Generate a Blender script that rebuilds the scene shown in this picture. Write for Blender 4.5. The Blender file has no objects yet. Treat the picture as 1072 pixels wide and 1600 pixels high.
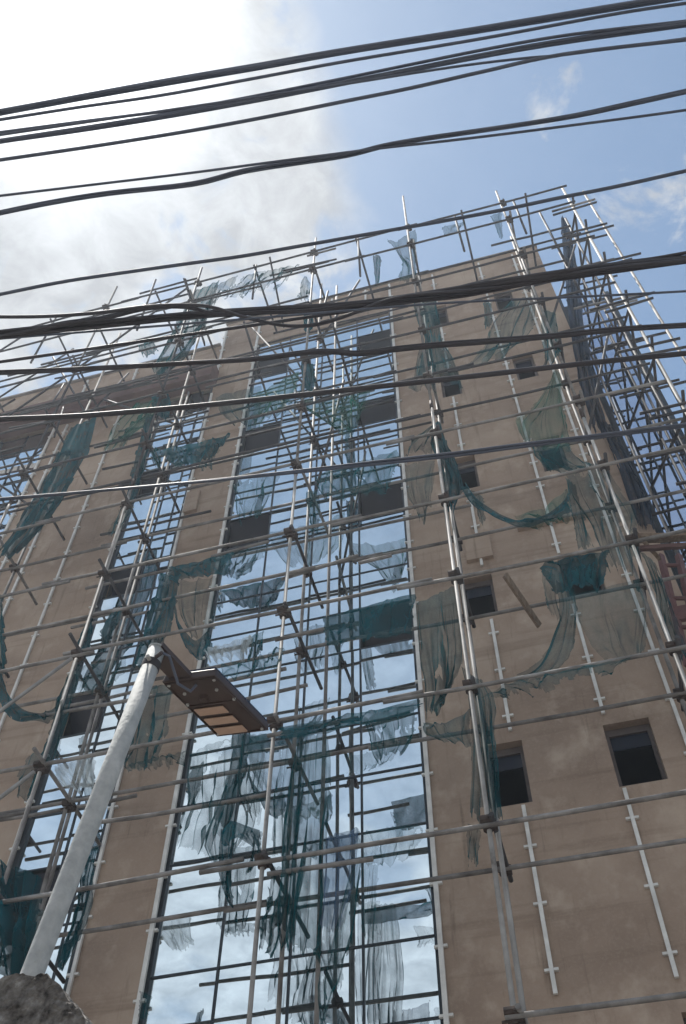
import bpy, bmesh, math, random
from mathutils import Vector, Matrix, noise
random.seed(11)
GLARE_VEIL = .0015
S = bpy.context.scene
COL = S.collection
GH = 1.6                                    # eye height above the road
# ---------------------------------------------------------------- camera
F, CX, CY = 1580.0, 536.0, 800.0            # measured on the 1072 x 1600 photograph
def nrm(v): return v.normalized()
ZC = nrm(Vector((550-CX, -298.8-CY, F)))                 # world up seen from the camera
UC = -Vector((-9300-CX, 2980-CY, F)); UC -= ZC*UC.dot(ZC); UC.normalize()
NC = ZC.cross(UC)
def ray(x, y):
    q = Vector((x-CX, y-CY, F)); return Vector((UC.dot(q), NC.dot(q), ZC.dot(q)))
def P(x, y, D):                             # the point seen at a pixel on the vertical plane y = D
    r = ray(x, y); r *= D/r.y; return Vector((r.x, r.y, r.z+GH))
def PH(x, y, h):                            # the same on the horizontal plane h above the eye
    r = ray(x, y); r *= h/r.z; return Vector((r.x, r.y, h+GH))
def depth(p): 
    return (p-Vector((0,0,GH))).dot(Vector((UC.z, NC.z, ZC.z)))
cd = bpy.data.cameras.new('camera'); cam = bpy.data.objects.new('camera', cd); COL.objects.link(cam)
ex = Vector((UC.x, NC.x, ZC.x)); ey = -Vector((UC.y, NC.y, ZC.y)); ez = -Vector((UC.z, NC.z, ZC.z))
cam.matrix_world = Matrix(((ex.x, ey.x, ez.x, 0), (ex.y, ey.y, ez.y, 0), (ex.z, ey.z, ez.z, GH), (0, 0, 0, 1)))
cd.sensor_fit = 'VERTICAL'; cd.sensor_height = 36; cd.lens = 36*F/1600; cd.clip_start = .05; cd.clip_end = 3000
S.camera = cam
# ---------------------------------------------------------------- materials
def newmat(name):
    m = bpy.data.materials.new(name); m.use_nodes = True
    nt = m.node_tree; nt.nodes.clear(); return m, nt.nodes, nt.links
def N(nodes, t, **k):
    n = nodes.new(t)
    for a, b in k.items():
        if a.startswith('i_'):
            n.inputs[int(a[2:]) if a[2:].isdigit() else a[2:].replace('_', ' ')].default_value = b
        else: setattr(n, a, b)
    return n
def ramp(nodes, stops, interp='LINEAR'):
    r = nodes.new('ShaderNodeValToRGB'); r.color_ramp.interpolation = interp
    e = r.color_ramp.elements
    e[0].position, e[0].color = stops[0][0], (*stops[0][1], 1); e[1].position, e[1].color = stops[-1][0], (*stops[-1][1], 1)
    for p, c in stops[1:-1]:
        q = e.new(p); q.color = (*c, 1)
    return r
def surf(name, stops, scale=3, rough=.8, metal=0, bump=.1, bscale=40, stretch=(1, 1, 1), detail=8, spec=.3):
    m, n, l = newmat(name)
    out = N(n, 'ShaderNodeOutputMaterial'); b = N(n, 'ShaderNodeBsdfPrincipled', i_Roughness=rough, i_Metallic=metal)
    b.inputs['Specular IOR Level'].default_value = spec
    tc = N(n, 'ShaderNodeNewGeometry'); mp = N(n, 'ShaderNodeMapping'); mp.inputs['Scale'].default_value = stretch
    l.new(tc.outputs['Position'], mp.inputs[0])
    t = N(n, 'ShaderNodeTexNoise', i_Scale=scale, i_Detail=detail, i_Roughness=.6); l.new(mp.outputs[0], t.inputs['Vector'])
    r = ramp(n, stops); l.new(t.outputs[0], r.inputs[0]); l.new(r.outputs[0], b.inputs['Base Color'])
    if bump:
        t2 = N(n, 'ShaderNodeTexNoise', i_Scale=bscale, i_Detail=5); l.new(mp.outputs[0], t2.inputs['Vector'])
        bp = N(n, 'ShaderNodeBump', i_Strength=bump, i_Distance=.02); l.new(t2.outputs[0], bp.inputs['Height']); l.new(bp.outputs[0], b.inputs['Normal'])
    l.new(b.outputs[0], out.inputs[0]); return m
def plaster_mat():
    m, n, l = newmat('raw_plaster')
    out = N(n, 'ShaderNodeOutputMaterial'); b = N(n, 'ShaderNodeBsdfPrincipled', i_Roughness=.9); b.inputs['Specular IOR Level'].default_value = .15
    g = N(n, 'ShaderNodeNewGeometry')
    def tex(scale, st, det=7, rg=.62):
        mp = N(n, 'ShaderNodeMapping'); mp.inputs['Scale'].default_value = st; l.new(g.outputs['Position'], mp.inputs[0])
        t = N(n, 'ShaderNodeTexNoise', i_Scale=scale, i_Detail=det, i_Roughness=rg); l.new(mp.outputs[0], t.inputs['Vector']); return t.outputs[0]
    big = tex(.55, (1, 1, 1)); mid = tex(2.6, (1, 1, .8)); band = tex(1.2, (.25, 1, 3.2)); drip = tex(5, (2.2, 1, .16)); fine = tex(35, (1, 1, 1), 4)
    r1 = ramp(n, [(.28, (.230, .170, .133)), (.5, (.335, .253, .197)), (.72, (.43, .338, .266))]); l.new(big, r1.inputs[0])
    def mixc(fac, a, col, amt):
        mr = N(n, 'ShaderNodeMapRange'); mr.inputs[1].default_value = fac[1]; mr.inputs[2].default_value = fac[2]; mr.inputs[4].default_value = amt
        l.new(fac[0], mr.inputs[0]); mx = N(n, 'ShaderNodeMixRGB'); l.new(mr.outputs[0], mx.inputs[0]); l.new(a, mx.inputs[1]); mx.inputs[2].default_value = (*col, 1); return mx.outputs[0]
    c = mixc((mid, .52, .72), r1.outputs[0], (.46, .37, .295), .85)
    c = mixc((band, .55, .72), c, (.19, .138, .104), .75)
    c = mixc((drip, .58, .78), c, (.15, .110, .083), .75)
    c = mixc((fine, .5, .8), c, (.42, .35, .29), .35)
    l.new(c, b.inputs['Base Color'])
    ad = N(n, 'ShaderNodeMath', operation='ADD'); l.new(mid, ad.inputs[0]); l.new(fine, ad.inputs[1])
    bp = N(n, 'ShaderNodeBump', i_Strength=.35, i_Distance=.012); l.new(ad.outputs[0], bp.inputs['Height']); l.new(bp.outputs[0], b.inputs['Normal'])
    l.new(b.outputs[0], out.inputs[0]); return m
def glass_mat(name='mirror_glazing', tint=(.82, .92, .96)):
    m, n, l = newmat(name)
    out = N(n, 'ShaderNodeOutputMaterial')
    d = N(n, 'ShaderNodeBsdfDiffuse'); d.inputs[0].default_value = (.02, .045, .06, 1)
    gl = N(n, 'ShaderNodeBsdfGlossy', i_Roughness=.012); gl.inputs[0].default_value = (*tint, 1)
    g = N(n, 'ShaderNodeNewGeometry')
    t = N(n, 'ShaderNodeTexNoise', i_Scale=1.1, i_Detail=1); l.new(g.outputs['Position'], t.inputs['Vector'])
    bp = N(n, 'ShaderNodeBump', i_Strength=.16, i_Distance=.02); l.new(t.outputs[0], bp.inputs['Height']); l.new(bp.outputs[0], gl.inputs['Normal'])
    t2 = N(n, 'ShaderNodeTexNoise', i_Scale=1.6, i_Detail=7, i_Roughness=.7); l.new(g.outputs['Position'], t2.inputs['Vector'])
    mr = N(n, 'ShaderNodeMapRange'); mr.inputs[1].default_value = .35; mr.inputs[2].default_value = .8; mr.inputs[3].default_value = .93; mr.inputs[4].default_value = .76
    l.new(t2.outputs[0], mr.inputs[0])
    mx = N(n, 'ShaderNodeMixShader'); l.new(mr.outputs[0], mx.inputs[0]); l.new(d.outputs[0], mx.inputs[1]); l.new(gl.outputs[0], mx.inputs[2])
    l.new(mx.outputs[0], out.inputs[0]); return m
def net_mat(name, lo, hi, col):
    m, n, l = newmat(name)
    out = N(n, 'ShaderNodeOutputMaterial'); tr = N(n, 'ShaderNodeBsdfTransparent')
    d = N(n, 'ShaderNodeBsdfDiffuse'); tl = N(n, 'ShaderNodeBsdfTranslucent')
    g = N(n, 'ShaderNodeNewGeometry')
    tcol = N(n, 'ShaderNodeTexNoise', i_Scale=2.5, i_Detail=5); l.new(g.outputs['Position'], tcol.inputs['Vector'])
    r = ramp(n, [(.3, tuple(c*.6 for c in col)), (.7, tuple(min(1, c*1.5) for c in col))]); l.new(tcol.outputs[0], r.inputs[0])
    l.new(r.outputs[0], d.inputs[0]); l.new(r.outputs[0], tl.inputs[0])
    mb = N(n, 'ShaderNodeMixShader', i_0=.30); l.new(d.outputs[0], mb.inputs[1]); l.new(tl.outputs[0], mb.inputs[2])
    uv = N(n, 'ShaderNodeUVMap'); mp = N(n, 'ShaderNodeMapping'); mp.inputs['Scale'].default_value = (5, 1.6, 1); l.new(uv.outputs[0], mp.inputs[0])
    t = N(n, 'ShaderNodeTexNoise', i_Scale=1.0, i_Detail=6, i_Roughness=.65); l.new(mp.outputs[0], t.inputs['Vector'])
    tw = N(n, 'ShaderNodeTexNoise', i_Scale=55, i_Detail=2); l.new(g.outputs['Position'], tw.inputs['Vector'])
    wv = N(n, 'ShaderNodeMixRGB', i_0=.30); l.new(t.outputs[0], wv.inputs[1]); l.new(tw.outputs[0], wv.inputs[2])
    mr = N(n, 'ShaderNodeMapRange'); mr.inputs[1].default_value = .33; mr.inputs[2].default_value = .68; mr.inputs[3].default_value = lo; mr.inputs[4].default_value = hi
    l.new(wv.outputs[0], mr.inputs[0])
    # a mesh seen edge-on shows more thread: cover = 1 - (1 - a) ^ (1 / cos)
    dt = N(n, 'ShaderNodeVectorMath', operation='DOT_PRODUCT'); l.new(g.outputs['Incoming'], dt.inputs[0]); l.new(g.outputs['Normal'], dt.inputs[1])
    def mm(op, x, y=None):
        q = N(n, 'ShaderNodeMath', operation=op)
        for i, v in enumerate((x, y)):
            if v is None: continue
            if isinstance(v, (int, float)): q.inputs[i].default_value = v
            else: l.new(v, q.inputs[i])
        return q.outputs[0]
    c = mm('MAXIMUM', mm('ABSOLUTE', dt.outputs['Value']), .10)
    cover = mm('SUBTRACT', 1.0, mm('POWER', mm('SUBTRACT', 1.0, mr.outputs[0]), mm('DIVIDE', .70, c)))
    mx = N(n, 'ShaderNodeMixShader'); l.new(cover, mx.inputs[0]); l.new(tr.outputs[0], mx.inputs[1]); l.new(mb.outputs[0], mx.inputs[2])
    l.new(mx.outputs[0], out.inputs[0]); return m
M = {}
M['plaster'] = plaster_mat()
M['glass'] = glass_mat(); M['wing_glass'] = glass_mat('wing_glazing', (.58, .66, .80))
M['concrete'] = surf('concrete', [(.3, (.16, .145, .13)), (.7, (.30, .275, .25))], 2, .9)
M['interior'] = surf('darkened_interior_concrete', [(.3, (.018, .019, .024)), (.7, (.03, .03, .034))], 2, .9)  # near-black concrete, the darkness of the rooms put into the colour
M['frame'] = surf('dark_aluminium', [(.3, (.022, .03, .038)), (.7, (.04, .05, .06))], 6, .45, .3, 0)
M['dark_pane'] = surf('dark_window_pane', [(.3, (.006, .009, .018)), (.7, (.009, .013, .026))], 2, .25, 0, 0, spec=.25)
M['winframe'] = surf('brown_frame', [(.3, (.07, .055, .05)), (.7, (.12, .10, .095))], 6, .6, 0, 0)
M['rail'] = surf('white_rail', [(.3, (.52, .51, .49)), (.65, (.74, .73, .70)), (.8, (.80, .79, .77))], 5, .5, .1, .03, 20)
M['soffit'] = surf('shaded_soffit', [(.3, (.11, .065, .058)), (.7, (.17, .105, .09))], 2, .85)  # dark maroon carries the shadow under the ledge in its colour
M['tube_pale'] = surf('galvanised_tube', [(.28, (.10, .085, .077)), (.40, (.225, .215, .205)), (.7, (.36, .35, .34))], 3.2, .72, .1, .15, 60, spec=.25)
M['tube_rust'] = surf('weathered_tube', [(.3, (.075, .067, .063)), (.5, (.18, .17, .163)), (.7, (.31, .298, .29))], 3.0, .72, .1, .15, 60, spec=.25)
M['tube_dark'] = surf('silhouette_tube', [(.3, (.028, .027, .032)), (.7, (.075, .070, .072))], 3.0, .72, .1, .12, 60, spec=.25)  # backlit silhouette put into the colour; also used on the lamp clamp
M['coupler'] = surf('rusty_coupler', [(.3, (.03, .024, .022)), (.7, (.085, .06, .05))], 12, .75, .3, .2, 60)
M['cable'] = surf('veiled_cable_sheath', [(.3, (.055, .066, .095)), (.7, (.085, .10, .14))], 4, .6, 0, .05, 80, spec=.5)  # black sheath lightened to blue-grey, the flare veil put into the colour
M['cable_warm'] = surf('brownish_cable_sheath', [(.3, (.026, .025, .033)), (.7, (.050, .047, .058))], 4, .6, 0, .05, 80, spec=.5)
TEAL = (.006, .082, .098); TEAL2 = (.006, .066, .084)
M['net_sheer'] = net_mat('sheer_net', .20, .40, (.005, .078, .092))
M['net_mid'] = net_mat('debris_net', .34, .62, TEAL)
M['net_dense'] = net_mat('bunched_net', .66, .92, TEAL2)
M['net_green'] = net_mat('green_net', .26, .48, (.020, .11, .088))
M['net_side'] = net_mat('dark_side_net', .55, .96, (.035, .05, .075))
M['plastic'] = net_mat('clear_plastic', .45, .68, (.09, .155, .25))
M['plastic_white'] = net_mat('white_plastic', .35, .65, (.45, .5, .52))
M['post'] = surf('galvanised_lamp_pole', [(.3, (.30, .31, .305)), (.5, (.37, .375, .37)), (.7, (.45, .45, .44))], 22, .75, .05, .2, 70, spec=.2)
M['lamp_body'] = surf('dark_lamp_housing', [(.3, (.040, .028, .026)), (.7, (.072, .050, .045))], 8, .5, 0, .03)
M['lens'] = surf('frosted_lamp_lens', [(.3, (.36, .24, .18)), (.7, (.47, .33, .25))], 10, .3, 0, .06, 150, spec=.5)
M['solar'] = surf('solar_cell', [(.3, (.01, .012, .03)), (.7, (.02, .025, .05))], 8, .2, 0, 0)
M['rough'] = surf('rough_cast_concrete', [(.32, (.025, .022, .02)), (.44, (.105, .092, .082)), (.60, (.19, .172, .155)), (.74, (.34, .32, .295))], 30, .95, 0, 1.0, 45)
M['wood'] = surf('old_timber', [(.3, (.10, .07, .05)), (.7, (.24, .18, .13))], 3, .85, 0, .2, 40, (8, 8, 1))
M['wood_dark'] = surf('maroon_timber', [(.3, (.075, .04, .038)), (.7, (.14, .08, .072))], 3, .85, 0, .2, 40, (1, 8, 8))
M['red'] = surf('faded_red_steel', [(.3, (.10, .045, .046)), (.7, (.19, .095, .09))], 6, .6, .1, .1)
M['ground'] = surf('dusty_ground', [(.3, (.20, .185, .165)), (.7, (.32, .295, .27))], .8, .95, 0, .3, 12)
M['road'] = surf('worn_asphalt', [(.3, (.045, .044, .043)), (.7, (.085, .08, .076))], 2, .9, 0, .3, 60)
M['kerb'] = surf('kerb_concrete', [(.3, (.22, .2, .18)), (.7, (.36, .33, .3))], 3, .9)
# ---------------------------------------------------------------- mesh helpers
class MB:
    def __init__(s): s.v = []; s.f = []; s.uv = None
    def add(s, vs, fs):
        o = len(s.v); s.v += [Vector(v) for v in vs]; s.f += [tuple(o+i for i in f) for f in fs]
    def box(s, a, b):
        x0, y0, z0 = a; x1, y1, z1 = b
        s.add([(x0,y0,z0),(x1,y0,z0),(x1,y1,z0),(x0,y1,z0),(x0,y0,z1),(x1,y0,z1),(x1,y1,z1),(x0,y1,z1)],
              [(3,2,1,0),(4,5,6,7),(0,1,5,4),(1,2,6,5),(2,3,7,6),(3,0,4,7)])
    def obox(s, c, ax, hx, ay, hy, az, hz):
        vs = [c+ax*(i*hx)+ay*(j*hy)+az*(k*hz) for k in (-1,1) for j in (-1,1) for i in (-1,1)]
        s.add(vs, [(0,2,3,1),(4,5,7,6),(0,1,5,4),(2,6,7,3),(0,4,6,2),(1,3,7,5)])
    def quad(s, a, b, c, d): s.add([a,b,c,d], [(0,1,2,3)])
    def tube(s, pts, r, n=8, caps=True, r_end=None):
        pts = [Vector(p) for p in pts]; k = len(pts); rings = []
        t0 = (pts[1]-pts[0]).normalized(); up = Vector((0,0,1)) if abs(t0.z) < .9 else Vector((1,0,0))
        a = t0.cross(up).normalized()
        vs = []
        for i, p in enumerate(pts):
            t = ((pts[min(i+1,k-1)]-pts[max(i-1,0)])).normalized()
            a = (a-t*a.dot(t)).normalized(); b = t.cross(a)
            rr = r if r_end is None else r+(r_end-r)*i/(k-1)
            vs += [p+(a*math.cos(2*math.pi*j/n)+b*math.sin(2*math.pi*j/n))*rr for j in range(n)]
        fs = [(i*n+j, i*n+(j+1)%n, (i+1)*n+(j+1)%n, (i+1)*n+j) for i in range(k-1) for j in range(n)]
        if caps: fs += [tuple(range(n))[::-1], tuple((k-1)*n+j for j in range(n))]
        s.add(vs, fs)
    def build(s, name, mat, parent=None, smooth=False, origin=None):
        me = bpy.data.meshes.new(name); o = Vector(origin) if origin is not None else (Vector((0,0,0)) if parent else (sum(s.v, Vector())/max(1,len(s.v))))
        po = parent_world(parent) if parent else Vector((0,0,0))
        if parent and origin is None: o = s.v[0].copy() if s.v else po
        me.from_pydata([v-o for v in s.v], [], s.f); me.update()
        if s.uv:
            ul = me.uv_layers.new(name='UVMap')
            for lp in me.loops: ul.data[lp.index].uv = s.uv[lp.vertex_index]
        if smooth:
            for p in me.polygons: p.use_smooth = True
        me.materials.append(M[mat]); ob = bpy.data.objects.new(name, me); COL.objects.link(ob)
        if parent: ob.parent = parent; ob.location = o-po
        else: ob.location = o
        return ob
def parent_world(p):
    w = Vector((0,0,0))
    while p: w += p.location; p = p.parent
    return w
def thing(name, label, cat, loc, group=None):
    o = bpy.data.objects.new(name, None); COL.objects.link(o); o.location = loc; o.empty_display_size = .2
    return tag(o, label, cat, group)
def tag(o, label, cat, group=None):
    o['label'] = label; o['category'] = cat
    if group: o['group'] = group
    return o
def struct(o): o['kind'] = 'structure'; return o
def J(a): return random.uniform(-a, a)
# ---------------------------------------------------------------- setting: ground, road
DW = 9.5
b = MB(); b.quad((-400,-400,0),(400,-400,0),(400,400,0),(-400,400,0)); struct(b.build('ground', 'ground'))
b = MB(); b.quad((-400,-6.5,.004),(400,-6.5,.004),(400,1.2,.004),(-400,1.2,.004)); struct(b.build('road', 'road'))
b = MB(); b.box((-400,1.2,-.1),(400,1.35,.14)); struct(b.build('kerb', 'kerb'))
# ---------------------------------------------------------------- building
B = thing('building', 'tall unfinished brown plastered building with mirror glass strips, wrapped in scaffolding', 'building', (-4, DW, 0))
TOP = 23.62+GH; TOPL = 22.42+GH; TH = .24
def wall(u0, u1, z0, z1, holes, y=DW):
    us = sorted({u0, u1, *[h[0] for h in holes], *[h[1] for h in holes]}); zs = sorted({z0, z1, *[h[2] for h in holes], *[h[3] for h in holes]})
    m = MB()
    for i in range(len(us)-1):
        for j in range(len(zs)-1):
            a, c, d, e = us[i], us[i+1], zs[j], zs[j+1]
            if any(h[0] <= a+1e-6 and c <= h[1]+1e-6 and h[2] <= d+1e-6 and e <= h[3]+1e-6 for h in holes): continue
            m.quad((a,y,d),(c,y,d),(c,y,e),(a,y,e)); m.quad((c,y+TH,d),(a,y+TH,d),(a,y+TH,e),(c,y+TH,e))
    for h in list(holes)+[(u0,u1,z0,z1)]:
        a, c, d, e = h[:4]
        m.quad((a,y,d),(a,y+TH,d),(a,y+TH,e),(a,y,e)); m.quad((c,y+TH,d),(c,y,d),(c,y,e),(c,y+TH,e))
        m.quad((a,y,d),(c,y,d),(c,y+TH,d),(a,y+TH,d)); m.quad((a,y+TH,e),(c,y+TH,e),(c,y,e),(a,y,e))
    return m
UR = 2.02
hA = []; hB = []
for k in range(-1, 5):
    zb = 7.58+3.25*k+GH-(.27 if k < 0 else 0)
    if k >= 2: hA.append((-.73,-.34,zb,zb+1.0)); hB.append((.74,1.14,zb,zb+1.02))
    else: hA.append((-.92,-.42,zb,zb+.93)); hB.append((.56,1.10,zb,zb+.93))
wall(-1.60, UR, 0, TOP, hA+hB).build('wall', 'plaster', B)
wall(-5.78, -4.90, 0, TOP, []).build('wall', 'plaster', B)
wall(-9.62, -7.03, 0, 20.3+GH, []).build('wall', 'plaster', B)
wall(-13.6, -11.05, 0, 20.3+GH, []).build('wall', 'plaster', B)
wall(-4.898, -1.602, 22.02+GH, TOP, []).build('parapet', 'plaster', B)
m = wall(-13.6, -5.785, 20.3+GH, TOPL, [], DW); m.build('parapet', 'plaster', B)
m = MB(); m.box((-13.6, DW-.34, 20.25+GH), (-5.72, DW-.003, 20.98+GH)); m.build('fascia_beam', 'soffit', B)
m = MB(); m.box((-4.95, DW-.05, TOP), (UR+.03, DW+TH+.05, TOP+.06)); m.box((-5.83, DW-.05, TOP), (-4.953, DW+TH+.05, TOP+.06)); m.build('coping', 'concrete', B)
m = MB(); m.box((-13.6, DW-.06, TOPL), (-5.84, DW+TH+.05, TOPL+.07)); m.build('coping', 'concrete', B)
# shell: side walls, back, roof and floor slabs close it, so rooms lie behind the openings, their dark also put into the interior colour
m = MB(); m.box((UR-TH, DW+TH+.002, 0), (UR, DW+12, TOP)); m.build('side_wall', 'plaster', B)
m = MB(); m.box((-13.6, DW+TH+.002, 0), (-13.4, DW+12, TOPL)); m.build('side_wall', 'plaster', B)
m = MB(); m.box((-13.6, DW+12.002, 0), (UR, DW+12.25, TOPL)); m.build('back_wall', 'plaster', B)
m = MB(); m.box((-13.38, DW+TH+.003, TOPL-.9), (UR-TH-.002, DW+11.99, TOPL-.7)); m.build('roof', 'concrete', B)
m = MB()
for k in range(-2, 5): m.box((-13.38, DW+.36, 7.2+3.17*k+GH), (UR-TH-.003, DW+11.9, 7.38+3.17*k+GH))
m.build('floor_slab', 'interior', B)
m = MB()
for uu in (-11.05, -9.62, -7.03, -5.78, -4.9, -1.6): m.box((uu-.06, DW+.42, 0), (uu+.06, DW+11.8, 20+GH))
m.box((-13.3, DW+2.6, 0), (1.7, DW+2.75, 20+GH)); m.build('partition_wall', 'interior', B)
# small punched windows with a brown reveal frame
for h in hA+hB:
    a, c, d, e = h; m = MB(); y0 = DW+.11; t = .045
    m.box((a,y0,d),(a+t,y0+.07,e)); m.box((c-t,y0,d),(c,y0+.07,e)); m.box((a+t,y0,e-t*2.2),(c-t,y0+.07,e)); m.box((a+t,y0+.01,d),(c-t,y0+.06,d+t))
    w = m.build('window', 'winframe', B)
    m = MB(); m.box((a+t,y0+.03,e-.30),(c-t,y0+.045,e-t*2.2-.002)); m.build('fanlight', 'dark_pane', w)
# curtain wall strips
def strip(u0, u1, cols, zt, zb0, rows, period, base, open_cells, y=DW+.06, k0=-3, k1=6, seedv=1, gm='glass'):
    rnd = random.Random(seedv)
    edges = [u0+(u1-u0)*c for c in cols]
    for k in range(k0, k1):
        lo = base+period*k+GH
        zz = [lo+r for r in rows]+[lo+period]
        if lo > zt or zz[-1] < zb0: continue
        g = MB(); fr = MB(); opened = []
        for j in range(len(zz)-1):
            z0, z1 = max(zz[j], zb0), min(zz[j+1], zt)
            if z1-z0 < .05: continue
            for i in range(len(edges)-1):
                if (k, j, i) in open_cells: opened.append((edges[i], edges[i+1], z0, z1)); continue
                tx, tz = rnd.gauss(0, .0035), rnd.gauss(0, .0035)
                a, c = edges[i]+.012, edges[i+1]-.012; w_, h_ = c-a, z1-z0-.024
                yy = [y+(-sx*w_/2*tx - sz*h_/2*tz) for sx, sz in ((-1,-1),(1,-1),(1,1),(-1,1))]
                zc0, zc1 = z0+.012, z1-.012
                g.quad((a,yy[0],zc0),(c,yy[1],zc0),(c,yy[2],zc1),(a,yy[3],zc1))
            fr.box((u0+.04, y-.012, z0-.012), (u1-.04, y+.05, z0+.012))
        zlo, zhi = max(zz[0], zb0), min(zz[-1], zt)
        for i, e_ in enumerate(edges):
            wd = .04 if i in (0, len(edges)-1) else .013
            fr.box((e_-wd, y-(.036 if wd > .03 else .016), zlo), (e_+wd, y+.06, zhi-.002))
        w = g.build('window', gm, B)
        fr.build('frame', 'frame', w)
        for (a, c, d, e_) in opened:
            s_ = MB()                                        # top hung sash swung inwards
            s_.obox(Vector(((a+c)/2, y+.22, (d+e_)/2+.04)), Vector((1,0,0)), (c-a)/2-.02, Vector((0,.55,-.83)), (e_-d)*.46, Vector((0,.83,.55)), .015)
            s_.build('open_sash', 'dark_pane', w)
ROWS = (0, .87, 1.74)
strip(-4.87, -1.63, (0, .25, .50, .75, 1), 22.0+GH, .1, ROWS, 3.17, 7.58,
      {(4,0,3),(3,0,3),(2,0,3),(1,0,3),(4,0,0),(3,0,0),(2,0,0),(0,0,9)}, seedv=3)
strip(-7.0, -5.81, (0, .56, .80, 1), 20.8+GH, .1, (0, .86, 1.72), 3.13, 7.0, {(0,0,0),(1,0,0),(2,0,0),(3,0,0),(4,0,1)}, seedv=5)
strip(-11.02, -9.65, (0, .5, 1), 20.2+GH, .1, (0, .86, 1.72), 3.13, 7.0, {(2,0,0)}, seedv=8)
# glazed bay of the wing beyond the corner
YW = 10.5
m = MB(); m.box((UR+.002, YW, 0), (2.30, YW+2.2, 22.6+GH)); m.build('wing_wall', 'frame', B)
m = MB(); m.box((3.26, YW-.03, 0), (3.36, YW+2.2, 22.3+GH)); m.build('wing_wall', 'frame', B)
m = MB(); m.box((2.302, YW+.1, 22.0+GH), (3.258, YW+2.2, 22.3+GH)); m.build('wing_wall', 'frame', B)
m = MB(); m.box((2.302, YW+2.3, 0), (3.258, YW+2.4, 22+GH)); m.build('wing_wall', 'interior', B)
strip(2.31, 3.25, (0, .42, 1), 21.98+GH, .1, (0,), 6.3, 2.6, set(), y=YW+.02, seedv=12, gm='wing_glass')
# white cladding rails and their clips
def rail(u, segs, mat='rail', r=.021, yo=.05, clip=.78):
    for a, c in segs:
        m = MB(); a += GH; c += GH
        m.box((u-r, DW-yo, a), (u+r, DW-yo+.035, c)); ob = m.build('cladding_rail', mat, B)
        z = a+.25; me = None
        while z < c-.05 and c-a > .4:
            if me is None:
                m = MB(); m.box((u-.07, DW-yo+.012, z-.014), (u+.07, DW-.002, z+.014)); br = m.build('bracket', mat, ob); me = br
            else:
                br = me.copy(); COL.objects.link(br); br.parent = ob; br.location = me.location+Vector((0, 0, z-z0))
            if br is me: z0 = z
            z += clip*random.uniform(.88, 1.1)
rail(-4.885, [(-1.4, 23.45)], r=.026); rail(-1.60, [(-1.4, 22.4), (22.5, 23.5)], r=.026)
rail(-.53, [(5.30, 7.52), (8.66, 10.72), (11.95, 13.98), (15.2, 17.2), (18.3, 20.5), (21.7, 23.4)])
rail(.605, [(5.30, 7.52), (8.66, 10.7), (11.85, 17.0), (17.1, 23.4)])
rail(1.42, [(-1.4, 6.0), (6.05, 14), (14.05, 23.4)])
rail(-5.76, [(-1.4, 19.9), (21.0, 23.4)]); rail(-7.045, [(3, 19.9)], r=.018)
rail(-7.97, [(6, 20.1), (21.1, 22.3)]); rail(-8.80, [(8, 16.4), (16.5, 20.1)]); rail(-9.28, [(14, 20.1), (21.1, 22.3)]); rail(-9.60, [(8, 20.1)], r=.026)
rail(-3.05, [(22.6, 23.5)]); rail(-2.2, [(22.5, 23.5)])
rail(-6.6, [(21.1, 22.3)])
# raised plaster pads
for (a, c, d, e) in ((-.74,-.34,12.1,12.72), (-5.76,-5.5,15.25,15.9), (.1,1.3,12.62,12.70)):
    m = MB(); m.box((a, DW-.07, d+GH), (c, DW-.001, e+GH)); m.build('plaster_pad', 'plaster', B)
# ---------------------------------------------------------------- scaffold
DO, DI = 7.9, 8.62
SC = thing('scaffold', 'tall tube and coupler scaffold of pale and rusty pipes across the whole brown facade', 'scaffold', (-3, DO, 0))
LV = [2.4, 4.25, 6.1, 7.9, 9.8, 11.5, 13.3, 15.15, 17.0, 19.3, 21.4, 22.5]
R = .0245
def tube(a, c, name, mat, parent=SC, r=R, sag=0, n=8):
    a, c = Vector(a), Vector(c); m = MB(); k = 5 if sag else 2
    pts = [a.lerp(c, i/(k-1)) for i in range(k)]
    if sag:
        for i, p in enumerate(pts): p.z -= sag*4*(i/(k-1))*(1-i/(k-1)); p.y += J(.01)
    m.tube(pts, r, n); return m.build(name, mat, parent, smooth=False)
def smoothtube(o):
    for p in o.data.polygons: p.use_smooth = len(p.vertices) == 4
UO = [-11.3, -8.2, -5.86, -3.02, -.8, 1.37]
TOPO = [23.2, 23.9, 23.5, 23.6, 24.9, 23.6]
for u, zt in zip(UO, TOPO):
    du = J(.05)
    f0, f1 = Vector((u+du, DO, 0)), Vector((u-du, DO+J(.05), zt+GH)); zj = 15.6+J(1.2); fj = f0.lerp(f1, zj/f1.z)
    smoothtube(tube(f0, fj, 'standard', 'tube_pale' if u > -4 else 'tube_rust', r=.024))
    smoothtube(tube(fj, f1, 'standard', 'tube_rust' if u > -4 else 'tube_dark', r=.024))  # upper lengths coloured darker to mute the sun and read as backlit
    smoothtube(tube(fj-Vector((0,0,.12)), fj+Vector((0,0,.12)), 'joint_sleeve', 'coupler', r=.031))
    smoothtube(tube((u+.02, DI, 0), (u+J(.05), DI+J(.04), zt-1.2+GH), 'standard', 'tube_rust'))
smoothtube(tube((-.72, DO+.12, 0), (-.74, DO+.14, 13.4+GH), 'standard', 'tube_pale'))
smoothtube(tube((-6.15, 9.1, 0), (-6.12, 9.12, 19.5+GH), 'standard', 'tube_rust'))
smoothtube(tube((-2.72, 8.9, 0), (-2.76, 8.9, 22.8+GH), 'standard', 'tube_rust'))
smoothtube(tube((-5.98, DO+.1, 2), (-5.9, DO+.1, 16+GH), 'standard', 'tube_pale', r=.022))
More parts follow.
